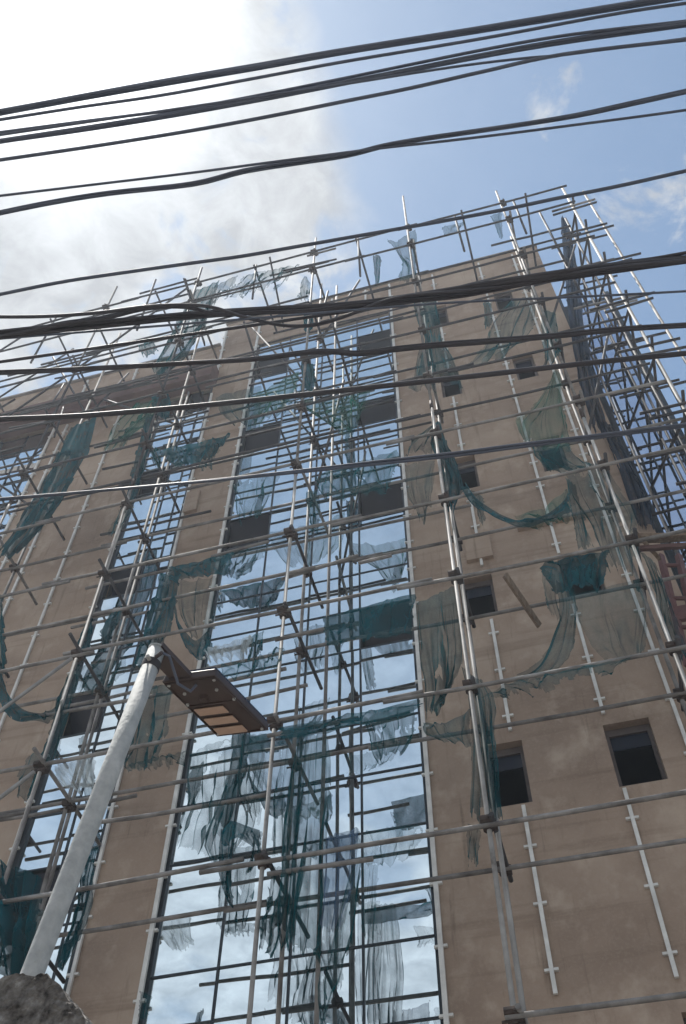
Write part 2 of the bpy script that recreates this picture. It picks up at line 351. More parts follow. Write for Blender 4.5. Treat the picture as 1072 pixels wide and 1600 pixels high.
for li, v in enumerate(LV):
    z = v+GH
    for (D, mt) in ((DO, 'tube_rust'), (DI, 'tube_rust')):
        if D == DI and v > 21.9: continue
        zz = z if D == DO else z+.02
        cuts = [-13.4, -6.4+J(1.2), -.9+J(1.1), 2.75+J(.1)]
        if D == DO and v == 4.25: cuts = [-.86, 3.2]
        if D == DI and v == 4.25: cuts = [-.6, 2.8]
        if v == 2.4: cuts = [-13.4, -5.3]
        if v in (6.1,) : cuts = [-13.4, -6.2, -3.2, 3.2]
        for i in range(len(cuts)-1):
            a, c = cuts[i]-(.45 if i else 0), cuts[i+1]
            o = .05*(i % 2)
            smoothtube(tube((a, D-.05, zz+o+J(.02)), (c, D-.05, zz+o+J(.02)), 'ledger', mt if v < 15 else 'tube_dark', sag=.02))  # high ledgers take the dark silhouette colour
# second tubes: guard rails, doubled stubs, board bearers
for v, a, c, D in ((7.0,-4.9,-3.2,DO),(8.85,-6.6,-2.9,DO),(10.7,-9,-2.6,DO),(12.4,-6.6,-.5,DI),(14.2,-9.4,-2.5,DO),(16.1,-7.2,-1.6,DI),(18.1,-10,-.7,DO),(18.75,-2.2,2.0,DO),
                   (20.2,-9.4,-2.9,DO),(20.4,-4.3,-.9,DI),(20.4,.9,2.6,DO),(21.95,-4.0,-2.5,DO),(19.8,-9,-6,DI),(16.4,-12,-8.6,DO),(14.5,-12,-9,DI),(15.7,-12,-8.8,DI),
                   (13.85,-12,-8.9,DO),(12.6,-12,-8.6,DI),(17.5,-7.1,-5.2,DI),(15.7,-7.0,-5.5,DO),(12.1,-7,-5.3,9.1),(14.6,-7,-5.2,9.1),(10.35,-7,-5.2,9.1),(8.4,-7.1,-5.2,9.1),(22.2,-9.8,-6.1,DO),(23.1,-7.6,-5.9,DO),
                   (9.25,-4.9,-3.0,DI),(6.55,-7.2,-5.5,DI),(19.0,-4.6,-1.6,9.0),(20.9,-4.7,-1.7,9.0),(17.6,-4.7,-1.8,9.0)):
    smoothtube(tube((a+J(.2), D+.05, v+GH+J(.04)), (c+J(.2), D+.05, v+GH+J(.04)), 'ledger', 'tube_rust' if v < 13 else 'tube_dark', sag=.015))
for (x0,y0,x1,y1,D) in ((418,1366,583,1342,DO-.06),(418,1150,560,1122,DO-.05),(330,870,420,846,DO-.05),(440,905,560,868,DO+.1),(430,1000,540,975,DO-.05),(560,880,612,868,DO-.05),(480,400,525,388,DO-.1)):
    smoothtube(tube(P(x0,y0,D), P(x1,y1,D), 'stub_tube', 'tube_rust'))
for u in UO:
    for v in LV:
        if v > 21.8 or (u < -9 and v < 9) or v == 2.4: continue
        z = v+GH+.05
        if u == -.8: a, c = DO-.14, DI+.18
        elif u < -5: a, c = DO-.30-abs(J(.15)), 9.42
        elif u == -3.02: a, c = DO-.16, 9.0+abs(J(.4))
        else: a, c = DO-.18, DI+.25
        tt = tube((u+.06, a, z+J(.03)), (u+.08+J(.05), c, z+J(.04)), 'transom', 'tube_dark' if random.random() < .7 else 'tube_rust'); smoothtube(tt)
for (u,v) in ((-4.4,19.3),(-2.0,22.5),(.45,22.5),(-6.9,22.5),(-9.6,22.5),(1.9,22.5),(-4.45,22.5)):      # roof level putlogs
    smoothtube(tube((u, DO-.1, v+GH+.05), (u+J(.1), 9.75, v-.1+GH+.05), 'transom', 'tube_dark'))
for (u,v0,v1,D) in ((-4.4,20.9,22.9,DO+.06),(-1.95,20.6,22.7,DO+.06),(.3,20.5,22.7,DO+.06),(1.62,20.6,22.6,DO+.06),(2.1,18.5,21.6,DO+.06),(-7.1,20.8,23.6,DO+.06),(-9.6,20.5,23,DO+.06),(2.3,18,20.7,DI)):
    smoothtube(tube((u,D,v0+GH),(u+J(.08),D+J(.1),v1+GH),'guard_post','tube_dark'))
rt = random.Random(4)
for i in range(26):                                        # loose upper tubes over the left wing and round the centre poles
    if i < 18: u, v = rt.uniform(-11.5, -5.2), rt.uniform(18.5, 23)
    else: u, v = rt.uniform(-4.2, -2.2), rt.uniform(15.5, 22.5)
    D = rt.choice((DO-.08, DI+.06, 9.05)); kind = rt.random()
    if kind < .5: a, c = (u, D, v+GH), (u+rt.uniform(1.2, 2.6), D+.03, v+rt.uniform(-.12, .12)+GH); nm = 'ledger'
    elif kind < .8: a, c = (u, D, v-1.1+GH), (u+rt.uniform(-.5, .5), D+.2, v+rt.uniform(.3, 1)+GH); nm = 'guard_post'
    else: a, c = (u, DO-.25, v+GH), (u+rt.uniform(-.2, .2), 9.3, v+rt.uniform(-.3, .2)+GH); nm = 'transom'
    smoothtube(tube(a, c, nm, 'tube_dark', r=.022))
# couplers: a clamp body, its half shells and bolts at the nodes
def coupler(p, s=1.0):
    m = MB(); r = .047*s
    m.tube([p+Vector((0,0,-.055*s)), p+Vector((0,0,.05*s))], r, 10)
    m.tube([p+Vector((-.06*s,-.05*s,.03*s)), p+Vector((.06*s,-.05*s,.03*s))], r*.92, 10)
    m.tube([p+Vector((.03*s,-.12*s,.01*s)), p+Vector((.03*s,.07*s,.01*s))], .012*s, 6)
    m.tube([p+Vector((-.09*s,-.03*s,-.03*s)), p+Vector((.08*s,-.03*s,-.03*s))], .012*s, 6)
    m.obox(p+Vector((.055*s,.01,.0)), Vector((1,0,0)), .03*s, Vector((0,1,0)), .035*s, Vector((0,0,1)), .04*s)
    return m.build('coupler', 'coupler', SC)
for u in UO:
    if u < -9: continue
    for v in LV:
        if v == 2.4: continue
        coupler(Vector((u, DO, v+GH+.02)), 1.05+J(.12))
        if v < 20: coupler(Vector((u+.02, DI, v+GH+.03)), .95)
for (a, c) in (((-5.9,7.85,9.75),(-8.1,7.85,7.7)), ((-5.9,7.85,7.85),(-8.1,7.85,5.9)), ((-8.2,7.85,13.2),(-11,7.85,10.5)), ((-8.3,8.7,15.2),(-11.3,8.7,18.6)), ((-11.2,7.85,15.2),(-8.3,7.85,19)), ((-8.2,8.7,11.5),(-11.2,8.7,14.9)),
               ((-8.2,7.85,19.1),(-6.1,7.85,22.3)), ((-8.0,8.7,18.4),(-9.9,8.7,22.4)), ((-5.8,8.7,17.2),(-7.9,8.7,19.3)), ((-3.1,8.7,17.2),(-4.7,8.7,21.2)), ((-3.0,8.72,13.4),(-2.5,8.72,17.5)), ((-3.05,8.7,19.4),(-2.2,8.9,22.8)),
               ((1.4,8.6,13.3),(2.5,8.6,16.9)), ((1.4,8.6,17.1),(2.6,8.6,20.9)), ((-10.9,8.7,20.7),(-9.4,8.7,22.6)), ((-12.2,7.9,19.5),(-10.2,7.9,22.2)), ((-12.6,8.5,17.4),(-10.1,8.5,20))):
    smoothtube(tube((a[0],a[1],a[2]+GH),(c[0],c[1],c[2]+GH),'brace','tube_pale' if a[2] < 10 else 'tube_dark'))
# side scaffold wrapping the right corner
SS = thing('side_scaffold', 'narrow scaffold of long pale poles rising past the right corner of the building', 'scaffold', (2.8, 9, 0))
for (u, D, zt, mt, r) in ((2.70,DO,22.65,'tube_pale',.027),(3.06,DO,22.0,'tube_rust',.025),(2.66,8.62,22.6,'tube_dark',.025),(2.72,9.6,22.4,'tube_dark',.025),(2.35,10.3,22.0,'tube_dark',.025),(3.0,10.2,21.0,'tube_dark',.025),(3.35,9.9,17.5,'tube_dark',.025)):
    smoothtube(tube((u+J(.04), D, 0), (u+J(.04), D, zt+GH), 'standard', mt, SS, r))
for v in (5.0,6.9,8.8,10.7,12.6,14.4,16.2,18.0,19.8,21.2):
    z = v+GH
    for (a, c) in (((2.2,DO-.05,z),(3.25,DO-.05,z)), ((2.3,DO-.05,z-.22),(3.22,DO-.05,z-.22)), ((2.1,8.7,z+.1),(3.3,8.7,z+.1)), ((2.15,9.65,z),(3.4,9.65,z))):
        smoothtube(tube(Vector(a)+Vector((J(.15),0,J(.06))), Vector(c)+Vector((J(.15),0,J(.06))), 'ledger', 'tube_dark' if random.random() < .9 else 'tube_rust', SS))  # mostly the dark colour, so they read as silhouettes
    smoothtube(tube((2.74,DO-.2,z+.06),(2.78+J(.1),11.2,z+.06+J(.05)), 'transom', 'tube_dark', SS))
    smoothtube(tube((2.72,8.0,z-.1),(2.4,10.3,z+1.5), 'brace', 'tube_dark', SS))
# ---------------------------------------------------------------- nets
def cr(p, t):
    n = len(p)
    if n == 1: return p[0]
    x = t*(n-1); i = min(int(x), n-2); f = x-i
    a, b_, c, d = p[max(i-1,0)], p[i], p[i+1], p[min(i+2,n-1)]
    return .5*((2*b_)+(c-a)*f+(2*a-5*b_+4*c-d)*f*f+(3*b_-a-3*c+d)*f**3)
NG = 'torn debris nets hanging from the scaffold'
def net(label, rows, D=7.95, mat='net_mid', amp=.09, folds=4, holes=.0, frag=.09, nx=None, ny=None, seed=None, name='debris_net', cat='net', group=NG, dpt=None):
    sd = seed if seed is not None else random.random()*100
    nr = len(rows); L = max(len(r) for r in rows)
    rr = [[Vector((x, y, 0)) for x, y in r] for r in rows]
    w = max(rows[0][-1][0]-rows[0][0][0], rows[-1][-1][0]-rows[-1][0][0], 20); h = sum(abs(rr[i+1][len(rr[i+1])//2].y-rr[i][len(rr[i])//2].y)+abs(rr[i+1][len(rr[i+1])//2].x-rr[i][len(rr[i])//2].x)*.5 for i in range(nr-1))
    NX = nx or max(24, min(90, int(w/1.5))); NY = ny or max(14, min(60, int(h/3.5)))
    m = MB(); m.uv = []; rc = random.Random(int(sd*1000))
    crs = [(rc.random(), rc.uniform(-.35, .35), rc.uniform(.012, .035), rc.choice((-1, 1))*rc.uniform(.5, 1.3), rc.uniform(0, .5), rc.uniform(.5, 1.3)) for _ in range(int(folds*2.2)+1)]
    for j in range(NY+1):
        t = j/NY
        for i in range(NX+1):
            s = i/NX
            col = [cr(r, s) for r in rr]; q = cr(col, t)
            k = min(1, .25+1.2*t)
            jx = noise.noise((s*5+sd, t*4, 1.7))*min(w*.04, 5); jy = noise.noise((s*4, t*5+sd, 9.1))*min(w*.04, 5)*(k if t > .02 else .3)
            if j == NY: jy += noise.noise((s*14+sd, 3.3, 0))*min(h*.05, 9)
            if i in (0, NX): jx += noise.noise((t*12+sd, 7.7, s))*4
            dd = D if dpt is None else D+dpt*t
            p = P(q.x+jx, q.y+jy, dd)
            ph = 2*math.pi*(folds*s+.6*noise.noise((s*2+sd, t*1.5, 4.)))
            dy = amp*k*(.45*math.sin(ph)+.8*noise.noise((s*4+sd, t*2, 2.2))+.25*noise.noise((s*12, t*5+sd, 6.)))
            for (c0_, sl_, cw, ca_, t0_, t1_) in crs:
                if t0_-.15 < t < t1_: dy += amp*.75*ca_*math.exp(-((s-c0_-sl_*(t-.5))/cw)**2)*min(1, (t-t0_+.15)*6, (t1_-t)*6)
            p.y += dy; p.x += amp*.2*k*math.cos(ph)*.6
            m.v.append(p); m.uv.append((s*max(w, 30)/60, t*h/60))
    st = NX+1
    for j in range(NY):
        for i in range(NX):
            s, t = (i+.5)/NX, (j+.5)/NY
            e = min(s, 1-s)
            if t > 1-frag*(.5+.9*noise.noise((s*9+sd, .4, 8.))+.5*noise.noise((s*25+sd, 1.4, 8.))): continue
            if e < .05*(.3+noise.noise((t*9+sd*2, 5.5, s))): continue
            holes_ = holes*.6
            if holes and noise.noise((s*4+sd, t*4, 11.))+.35*noise.noise((s*13+sd, t*13, 3.)) >.62-holes_: continue
            a = j*st+i; m.f.append((a, a+1, a+st+1, a+st))
    used = sorted({v for f in m.f for v in f}); mp_ = {v: k for k, v in enumerate(used)}
    m.v = [m.v[v] for v in used]; m.uv = [m.uv[v] for v in used]; m.f = [tuple(mp_[v] for v in f) for f in m.f]
    ob = m.build(name, mat, smooth=True)
    return tag(ob, label, cat, group)
# right wall
net('teal net bunched high on the pole right of the central glass, below the roofline', [[(646,470),(662,466),(682,462)],[(652,500),(670,505),(688,500)],[(662,530),(675,532),(690,530)],[(656,565),(678,570),(708,560)],[(648,598),(680,604),(722,606)]], mat='net_mid', folds=3, frag=.1)
net('loose grey green net flap beside that pole, at the second small upper window', [[(655,545),(664,548),(670,552)],[(646,585),(660,585),(672,590)],[(640,612),(664,608),(680,614)]], mat='net_sheer', folds=2)
net('sheer net rag tied to the tallest pole above the roofline', [[(604,374),(622,376),(648,358)],[(620,395),(630,400),(648,395)],[(628,412),(640,415),(650,412)],[(622,442),(636,446),(654,440)]], mat='net_sheer', folds=3)
net('narrow dark net streamer dangling above the roof left of the tallest pole', [[(582,400),(588,398),(594,400)],[(584,420),(589,420),(593,420)],[(586,445),(588,447),(590,445)]], mat='net_mid', folds=1)
net('dark tent shaped net gathered to a point on the pole at mid right wall', [[(682,660),(685,658),(688,662)],[(672,690),(686,692),(700,700)],[(682,715),(698,722),(714,728)],[(688,745),(706,752),(726,762)],[(690,775),(700,782),(722,770)],[(697,800),(703,812),(708,790)]], mat='net_dense', folds=3, amp=.1, frag=.12)
net('sheer net wing spread left from the tent shaped net over the glass edge', [[(678,664),(682,662),(685,664)],[(640,695),(660,690),(684,690)],[(632,712),(655,705),(678,706)]], mat='net_sheer', folds=3)
net('sheer hanging net loop left of the tent shaped net', [[(634,728),(652,722),(680,720)],[(634,765),(652,760),(676,755)],[(650,800),(662,798),(672,790)],[(656,815),(660,816),(665,808)]], mat='net_sheer', folds=2, frag=.1)
net('thick twisted teal net swag drooping across the brown wall below the tent', [[(726,752),(745,778),(775,800),(810,812),(850,806),(875,788),(887,768)],[(724,764),(746,790),(778,808),(812,822),(852,815),(880,808),(890,802)]], D=7.79, mat='net_dense', folds=1, amp=.05, frag=.04, nx=50, ny=10)
net('green sheer net filling the swag end near its right pole', [[(800,806),(840,796),(870,778),(886,762)],[(815,816),(846,812),(874,804),(892,800)],[(838,822),(858,818),(878,814),(896,812)]], mat='net_green', folds=3)
net('short torn net rag hanging at the left end of the swag', [[(733,764),(745,770),(756,780)],[(742,785),(750,795),(756,800)],[(748,812),(754,822),(758,812)]], mat='net_mid', folds=2, amp=.06)
net('grey net tongue hanging under the right end of the swag', [[(884,748),(892,752),(898,758)],[(890,790),(900,795),(910,800)],[(897,825),(908,832),(920,840)],[(900,856),(914,862),(928,858)]], mat='net_mid', folds=2, frag=.15)
net('wide teal net patch stretched between ledgers near the right wall edge', [[(829,694),(858,700),(888,694)],[(836,712),(866,722),(902,716)],[(862,736),(890,738),(928,730)]], mat='net_mid', folds=4)
net('large sheer net sheet over the right rail beside the timber boards', [[(880,724),(910,728),(940,722)],[(890,765),(925,760),(965,760)],[(915,810),(950,805),(992,806)],[(935,855),(960,852),(992,842)],[(950,890),(975,900),(1000,880)]], mat='net_sheer', folds=4, amp=.12, holes=.12)
net('sheer triangle of net above the wide teal patch', [[(866,582),(870,580),(874,584)],[(842,625),(860,620),(880,640)],[(808,660),(850,672),(890,690)],[(816,690),(850,705),(884,708)]], mat='net_green', folds=3, frag=.1)
net('teal net strip hanging on the upper right pole under the roof corner', [[(846,484),(858,486),(868,490)],[(846,520),(860,522),(872,520)],[(850,555),(862,560),(874,552)],[(846,570),(858,566),(868,570)]], mat='net_mid', folds=2)
net('sheer diagonal net veil across the upper right windows', [[(795,470),(820,465),(838,462)],[(770,500),(800,500),(835,500)],[(755,540),(790,535),(826,520)],[(722,582),(760,560),(800,548)]], mat='net_sheer', folds=4)
net('ragged sheer net strip beside the small window under the roof corner', [[(755,468),(762,470),(768,476)],[(757,490),(763,490),(770,494)],[(757,515),(762,512),(766,508)]], mat='net_mid', folds=2, amp=.05)
net('dark folded teal net bundle covering a small window on the right wall', [[(842,888),(880,872),(918,866),(952,858)],[(854,905),(885,895),(915,890),(950,885)],[(864,928),(890,924),(915,920),(944,920)]], mat='net_dense', folds=4, frag=.1)
net('long dark net rope sweeping down from the folded bundle to the lower ledger', [[(868,905),(880,912),(895,918)],[(874,945),(886,950),(900,952)],[(868,985),(880,990),(898,992)],[(842,1030),(862,1034),(886,1026)],[(800,1058),(830,1064),(866,1050)]], mat='net_mid', folds=2, amp=.08, frag=.05)
net('big sheer square of net draped over the wall under the folded bundle', [[(892,930),(930,922),(965,912),(1000,905)],[(900,965),(938,960),(975,950),(1008,945)],[(925,1010),(952,1006),(980,1000),(1010,990)],[(948,1036),(968,1032),(988,1028),(1012,1020)]], mat='net_sheer', folds=3, amp=.06, frag=.05)
net('sheer left strip of net hanging from the folded bundle', [[(846,886),(856,892),(866,898)],[(850,920),(858,930),(870,940)],[(856,955),(868,965),(878,975)]], mat='net_sheer', folds=2, amp=.05)
net('fringed green net valance along the ledger under the big sheer square', [[(752,1090),(800,1066),(860,1054),(920,1040),(985,1026)],[(780,1085),(815,1078),(862,1068),(920,1060),(980,1040)],[(790,1092),(830,1086),(870,1082),(925,1072),(978,1056)]], D=7.79, mat='net_mid', folds=8, amp=.06, frag=.7, nx=60, ny=16)
net('teal net wrapping the double pole beside the small left window on the right wall', [[(720,1040),(742,1058),(752,1062)],[(730,1080),(752,1092),(772,1090)],[(734,1130),(756,1140),(772,1138)],[(734,1190),(758,1195),(776,1190)],[(734,1240),(758,1248),(780,1245)],[(735,1290),(760,1290),(786,1284)]], mat='net_mid', folds=4, frag=.12)
net('two pronged torn net tail at the bottom of the double pole', [[(730,1285),(742,1292),(752,1300)],[(729,1315),(740,1320),(748,1325)],[(731,1352),(740,1356),(749,1354)]], mat='net_mid', folds=2, amp=.05, frag=.3)
net('sheer curtain of net between the glass edge and the double pole', [[(648,944),(680,930),(712,914)],[(650,985),(685,980),(718,975)],[(655,1040),(690,1030),(718,1030)],[(662,1078),(690,1080),(706,1060)],[(664,1122),(676,1110),(690,1090)]], mat='net_mid', folds=4, frag=.1, holes=.05)
net('sheer triangular net rag pulled toward the double pole beneath that curtain', [[(660,1128),(695,1130),(735,1108)],[(664,1142),(700,1146),(736,1140)],[(690,1158),(715,1164),(736,1172)]], mat='net_mid', folds=3, amp=.06)
net('dark teal tarpaulin like net tied across the right half of the central glass', [[(506,964),(555,952),(605,938),(648,928)],[(506,985),(556,975),(606,964),(646,960)],[(508,1008),(558,1002),(606,995),(644,992)]], D=7.79, mat='net_dense', folds=3, amp=.03, frag=.08)
net('pointed net scrap dangling under the dark tied net', [[(510,1005),(522,1005),(540,1000)],[(516,1025),(524,1028),(532,1020)],[(522,1050),(526,1055),(531,1050)]], mat='net_sheer', folds=1, amp=.05)
net('green net swag rolled along the ledger over the middle of the central glass', [[(436,1136),(500,1126),(560,1114),(610,1104),(656,1092)],[(440,1154),(502,1145),(562,1133),(612,1122),(660,1104)]], D=7.79, mat='net_dense', folds=2, amp=.05, frag=.04, nx=50, ny=8)
net('sheer scalloped net under the rolled swag at the right glass edge', [[(566,1122),(600,1112),(650,1098)],[(575,1145),(605,1140),(650,1135)],[(580,1172),(606,1168),(644,1156)],[(592,1190),(606,1186),(628,1178)]], mat='net_mid', folds=5, holes=.14, amp=.08)
net('torn net rag with frayed strings over the lower central glass', [[(540,1178),(580,1176),(626,1160)],[(545,1200),(580,1198),(612,1186)],[(540,1210),(570,1206),(594,1200)]], mat='net_sheer', folds=4, amp=.05, frag=.5)
# centre upper
net('green hammock of net slung beside the centre pole at mid height', [[(466,622),(505,626),(545,618),(578,606)],[(478,640),(512,645),(545,640),(572,625)],[(512,660),(530,664),(548,660),(562,648)],[(530,674),(540,676),(548,672),(556,664)]], mat='net_green', folds=4, frag=.1)
net('dark pointed net tail under the green hammock', [[(546,650),(556,650),(566,640)],[(540,672),(548,674),(556,668)],[(536,690),(541,692),(546,684)]], mat='net_mid', folds=1, amp=.05)
net('teal net sheet sagging between centre pole and right glass edge, above the open vent', [[(492,742),(535,728),(580,716),(622,702)],[(496,760),(538,755),(580,748),(618,735)],[(505,778),(540,780),(575,774),(612,764)]], mat='net_mid', folds=5, holes=.06)
net('dark hanging net wisp over the open glass panel at mid height', [[(478,770),(486,768),(498,766)],[(482,800),(490,800),(500,798)],[(486,835),(492,836),(499,832)]], mat='net_mid', folds=2)
net('sheer net streamers on the glass left of the centre pole', [[(366,760),(400,745),(440,738)],[(366,790),(395,780),(425,770)],[(372,812),(390,808),(410,800)]], mat='net_sheer', folds=5, holes=.1)
net('green net stretched off the centre pole towards the left plaster pier, high up', [[(395,620),(430,600),(468,580)],[(398,645),(430,630),(464,610)],[(390,672),(415,655),(440,640)]], mat='net_green', folds=4)
net('sheer brownish green net veil on the pier left of the central glass', [[(335,620),(370,612),(408,602)],[(345,645),(378,640),(405,635)],[(368,665),(385,662),(398,660)]], mat='net_sheer', folds=3)
net('bunched dark net around the centre pole under the top vent', [[(470,565),(480,566),(490,570)],[(472,590),(482,592),(492,592)],[(470,612),(482,612),(492,606)]], mat='net_dense', folds=2)
net('dark net knotted to the upper centre pole just below the roofline', [[(474,488),(482,486),(488,490)],[(474,505),(482,506),(490,505)],[(476,522),(482,522),(487,520)]], mat='net_dense', folds=2)
net('sheer rag fluttering over the roofline beside the centre pole', [[(470,440),(478,432),(486,445)],[(468,452),(476,450),(486,455)],[(466,468),(474,468),(480,470)]], mat='net_sheer', folds=2)
net('row of sheer torn streamers above the roof left of the centre pole', [[(380,432),(410,424),(440,418),(468,412)],[(370,448),(398,442),(428,436),(452,432)],[(354,466),(380,462),(408,456),(430,452)]], mat='net_sheer', folds=7, holes=.22, frag=.5)
net('small sheer triangle tied under the roof rail near the top right corner', [[(765,338),(775,334),(784,330)],[(772,350),(778,352),(784,348)],[(780,370),(783,375),(786,372)]], mat='net_sheer', folds=2, amp=.04)
net('thin sheer rag below the roof rail left of the top right corner', [[(690,355),(710,350),(728,346)],[(692,362),(708,358),(722,354)],[(694,370),(706,366),(714,360)]], mat='net_sheer', folds=3, amp=.04)
# left
net('big ragged net standing up over the roof of the left wing', [[(300,455),(322,448),(345,438)],[(282,490),(305,490),(330,478)],[(272,520),(296,520),(318,512)],[(250,555),(274,560),(298,545)],[(236,580),(250,586),(268,575)]], mat='net_mid', folds=4, amp=.14, holes=.08)
net('sheer frayed net beside the ragged net above the left roof', [[(330,450),(350,440),(372,430)],[(325,470),(345,460),(362,452)],[(312,482),(330,478),(345,470)]], mat='net_sheer', folds=4, holes=.15, frag=.5)
net('dark crumpled net clump over the left roof edge', [[(216,540),(226,536),(240,534)],[(218,548),(230,548),(244,544)],[(222,556),(232,558),(246,552)]], mat='net_mid', folds=3)
net('green sheer net blowing off a clump across the left wall', [[(215,632),(235,626),(256,618)],[(195,650),(222,648),(248,640)],[(176,680),(200,674),(226,664)],[(160,706),(178,704),(196,690)]], mat='net_green', folds=3, holes=.08)
net('dark teal net clump at the top of the left glass strip', [[(236,620),(250,614),(264,616)],[(238,638),(252,640),(268,636)],[(244,652),(256,654),(266,650)]], mat='net_dense', folds=2)
net('long dark net wrapped down the inner edge of the left glass strip', [[(228,650),(234,650),(242,650)],[(216,700),(224,702),(232,702)],[(202,750),(212,752),(220,752)],[(192,785),(200,790),(208,786)]], mat='net_dense', folds=2, amp=.06)
net('faded sheer net hanging at the left glass strip edge, lower than the dark wrap', [[(190,785),(200,790),(208,790)],[(178,810),(188,815),(200,812)],[(166,832),(176,836),(186,828)]], mat='net_sheer', folds=2)
net('broad dark net twisted diagonally down the far left wall', [[(110,668),(130,660),(152,652)],[(92,705),(115,710),(140,700)],[(72,745),(95,755),(120,740)],[(45,790),(68,800),(92,785)],[(15,830),(38,842),(60,822)],[(-10,868),(12,876),(34,856)]], mat='net_dense', folds=3, amp=.14, frag=.08)
net('dark net bunch looped under the ledger across the left glass strip', [[(246,706),(285,696),(325,688),(362,676)],[(262,716),(290,712),(325,706),(352,692)],[(268,724),(292,728),(318,722),(336,706)]], mat='net_dense', folds=4, frag=.1)
net('small dark net bag hanging under the looped bunch', [[(234,706),(244,702),(252,704)],[(236,716),(245,716),(252,714)],[(242,728),(246,732),(250,726)]], mat='net_mid', folds=2)
net('sheer gathered net falling below the looped bunch on the pier', [[(300,716),(322,708),(344,702)],[(308,724),(322,720),(336,716)],[(316,732),(324,730),(332,722)]], mat='net_sheer', folds=3)
net('teal net thrown over the ledger across the pier behind the street lamp', [[(262,888),(295,880),(330,872),(364,862)],[(262,900),(296,894),(330,886),(362,880)],[(268,910),(300,906),(332,900),(358,898)]], D=7.79, mat='net_dense', folds=4, amp=.06, frag=.1)
net('dark vertical net drape just behind the lamp pole top', [[(250,895),(264,898),(280,900)],[(242,935),(258,938),(276,935)],[(232,970),(246,976),(266,972)],[(218,1005),(232,1010),(250,1008)],[(206,1040),(220,1050),(238,1045)]], mat='net_dense', folds=3, amp=.12, frag=.08)
net('sheer looped net hanging on the pier between lamp and central glass', [[(276,905),(305,908),(338,900)],[(276,945),(304,945),(334,940)],[(288,975),(308,982),(330,974)],[(298,995),(312,1002),(326,996)]], mat='net_sheer', folds=3, amp=.08)
net('dark draped edge of net curving under the sheer loop to the lamp', [[(272,940),(282,975),(305,1000),(326,985)],[(274,965),(286,1000),(308,1015),(330,1000)],[(286,1000),(298,1022),(314,1030),(330,1015)]], mat='net_dense', folds=2, amp=.06, frag=.06)
net('sheer fan of net over the glass right of the draped pier', [[(362,864),(392,852),(418,846)],[(358,885),(382,880),(408,868)],[(354,905),(368,902),(382,890)]], mat='net_sheer', folds=5, holes=.1)
net('crumpled shiny plastic sheet caught on the ledger right of the lamp head', [[(318,1014),(345,1008),(372,1000),(394,994)],[(322,1024),(346,1020),(372,1014),(392,1008)],[(326,1036),(348,1032),(370,1024),(390,1018)]], mat='plastic_white', folds=6, amp=.10, name='plastic_sheet', cat='plastic sheet', group=None)
net('dark net hanging below the crumpled plastic over the glass', [[(392,994),(402,990),(412,986)],[(390,1010),(400,1012),(410,1006)],[(384,1030),(396,1032),(406,1018)]], mat='net_mid', folds=2)
net('green net sagging along the ledger over the glass behind the lamp head', [[(340,1046),(372,1036),(408,1024),(444,1012)],[(344,1054),(374,1046),(410,1036),(442,1024)],[(350,1062),(376,1056),(410,1048),(438,1036)]], D=7.79, mat='net_mid', folds=5)
net('sheer net curtain spreading below the lamp head over the glass', [[(296,1180),(330,1162),(370,1152),(420,1146)],[(290,1230),(328,1225),(368,1220),(412,1215)],[(276,1290),(318,1292),(362,1290),(405,1275)],[(262,1345),(300,1338),(340,1340),(376,1330)]], mat='net_sheer', folds=9, amp=.09, holes=.17, frag=.3)
net('dark arm of net hooked over a ledger in the middle of the central glass', [[(345,1300),(362,1284),(386,1290),(408,1298)],[(345,1316),(366,1300),(388,1304),(406,1312)],[(348,1324),(362,1312),(388,1318),(404,1326)]], D=7.79, mat='net_dense', folds=2, amp=.05, frag=.06)
net('long dark net tail falling from the hooked arm over the glass', [[(344,1296),(354,1292),(366,1290)],[(342,1330),(352,1332),(362,1332)],[(342,1365),(352,1370),(360,1370)],[(348,1390),(356,1400),(362,1398)],[(360,1414),(363,1420),(366,1412)]], mat='net_dense', folds=2, amp=.06, frag=.1)
net('short torn net end at the right of the hooked arm', [[(398,1296),(404,1298),(410,1300)],[(393,1330),(400,1332),(406,1328)],[(382,1362),(386,1366),(390,1360)]], mat='net_mid', folds=2, amp=.05)
net('sheer cone of net left of the hooked arm', [[(352,1230),(362,1228),(372,1230)],[(336,1268),(350,1266),(364,1268)],[(320,1318),(336,1316),(348,1312)],[(332,1350),(340,1352),(348,1348)]], mat='net_mid', folds=3, amp=.06)
net('tall grey net strip beside the centre pole above the lowest couplers', [[(378,1150),(392,1148),(414,1146)],[(376,1190),(392,1190),(410,1186)],[(372,1232),(386,1234),(402,1230)],[(384,1275),(394,1280),(404,1276)]], mat='net_sheer', folds=3)
net('dense dark green net mass bunched down the middle of the lower glass', [[(466,1150),(488,1148),(512,1146)],[(458,1200),(484,1200),(514,1198)],[(452,1255),(482,1256),(514,1252)],[(446,1320),(474,1324),(508,1320)],[(444,1385),(470,1392),(506,1392)],[(436,1440),(464,1455),(500,1465)],[(440,1490),(462,1500),(492,1490)]], mat='net_mid', folds=5, amp=.13, frag=.12)
net('second dark net mass left of the dense one, reaching the low couplers', [[(428,1355),(446,1352),(464,1350)],[(420,1395),(440,1400),(462,1400)],[(412,1440),(430,1450),(456,1452)],[(404,1490),(418,1502),(440,1495)]], mat='net_mid', folds=4, amp=.14, frag=.2)
net('sheer net above the dense mass, right of the centre pole', [[(440,1150),(462,1146),(482,1142)],[(436,1210),(456,1206),(480,1202)],[(428,1270),(448,1272),(472,1268)],[(424,1340),(444,1344),(464,1340)]], mat='net_sheer', folds=4)
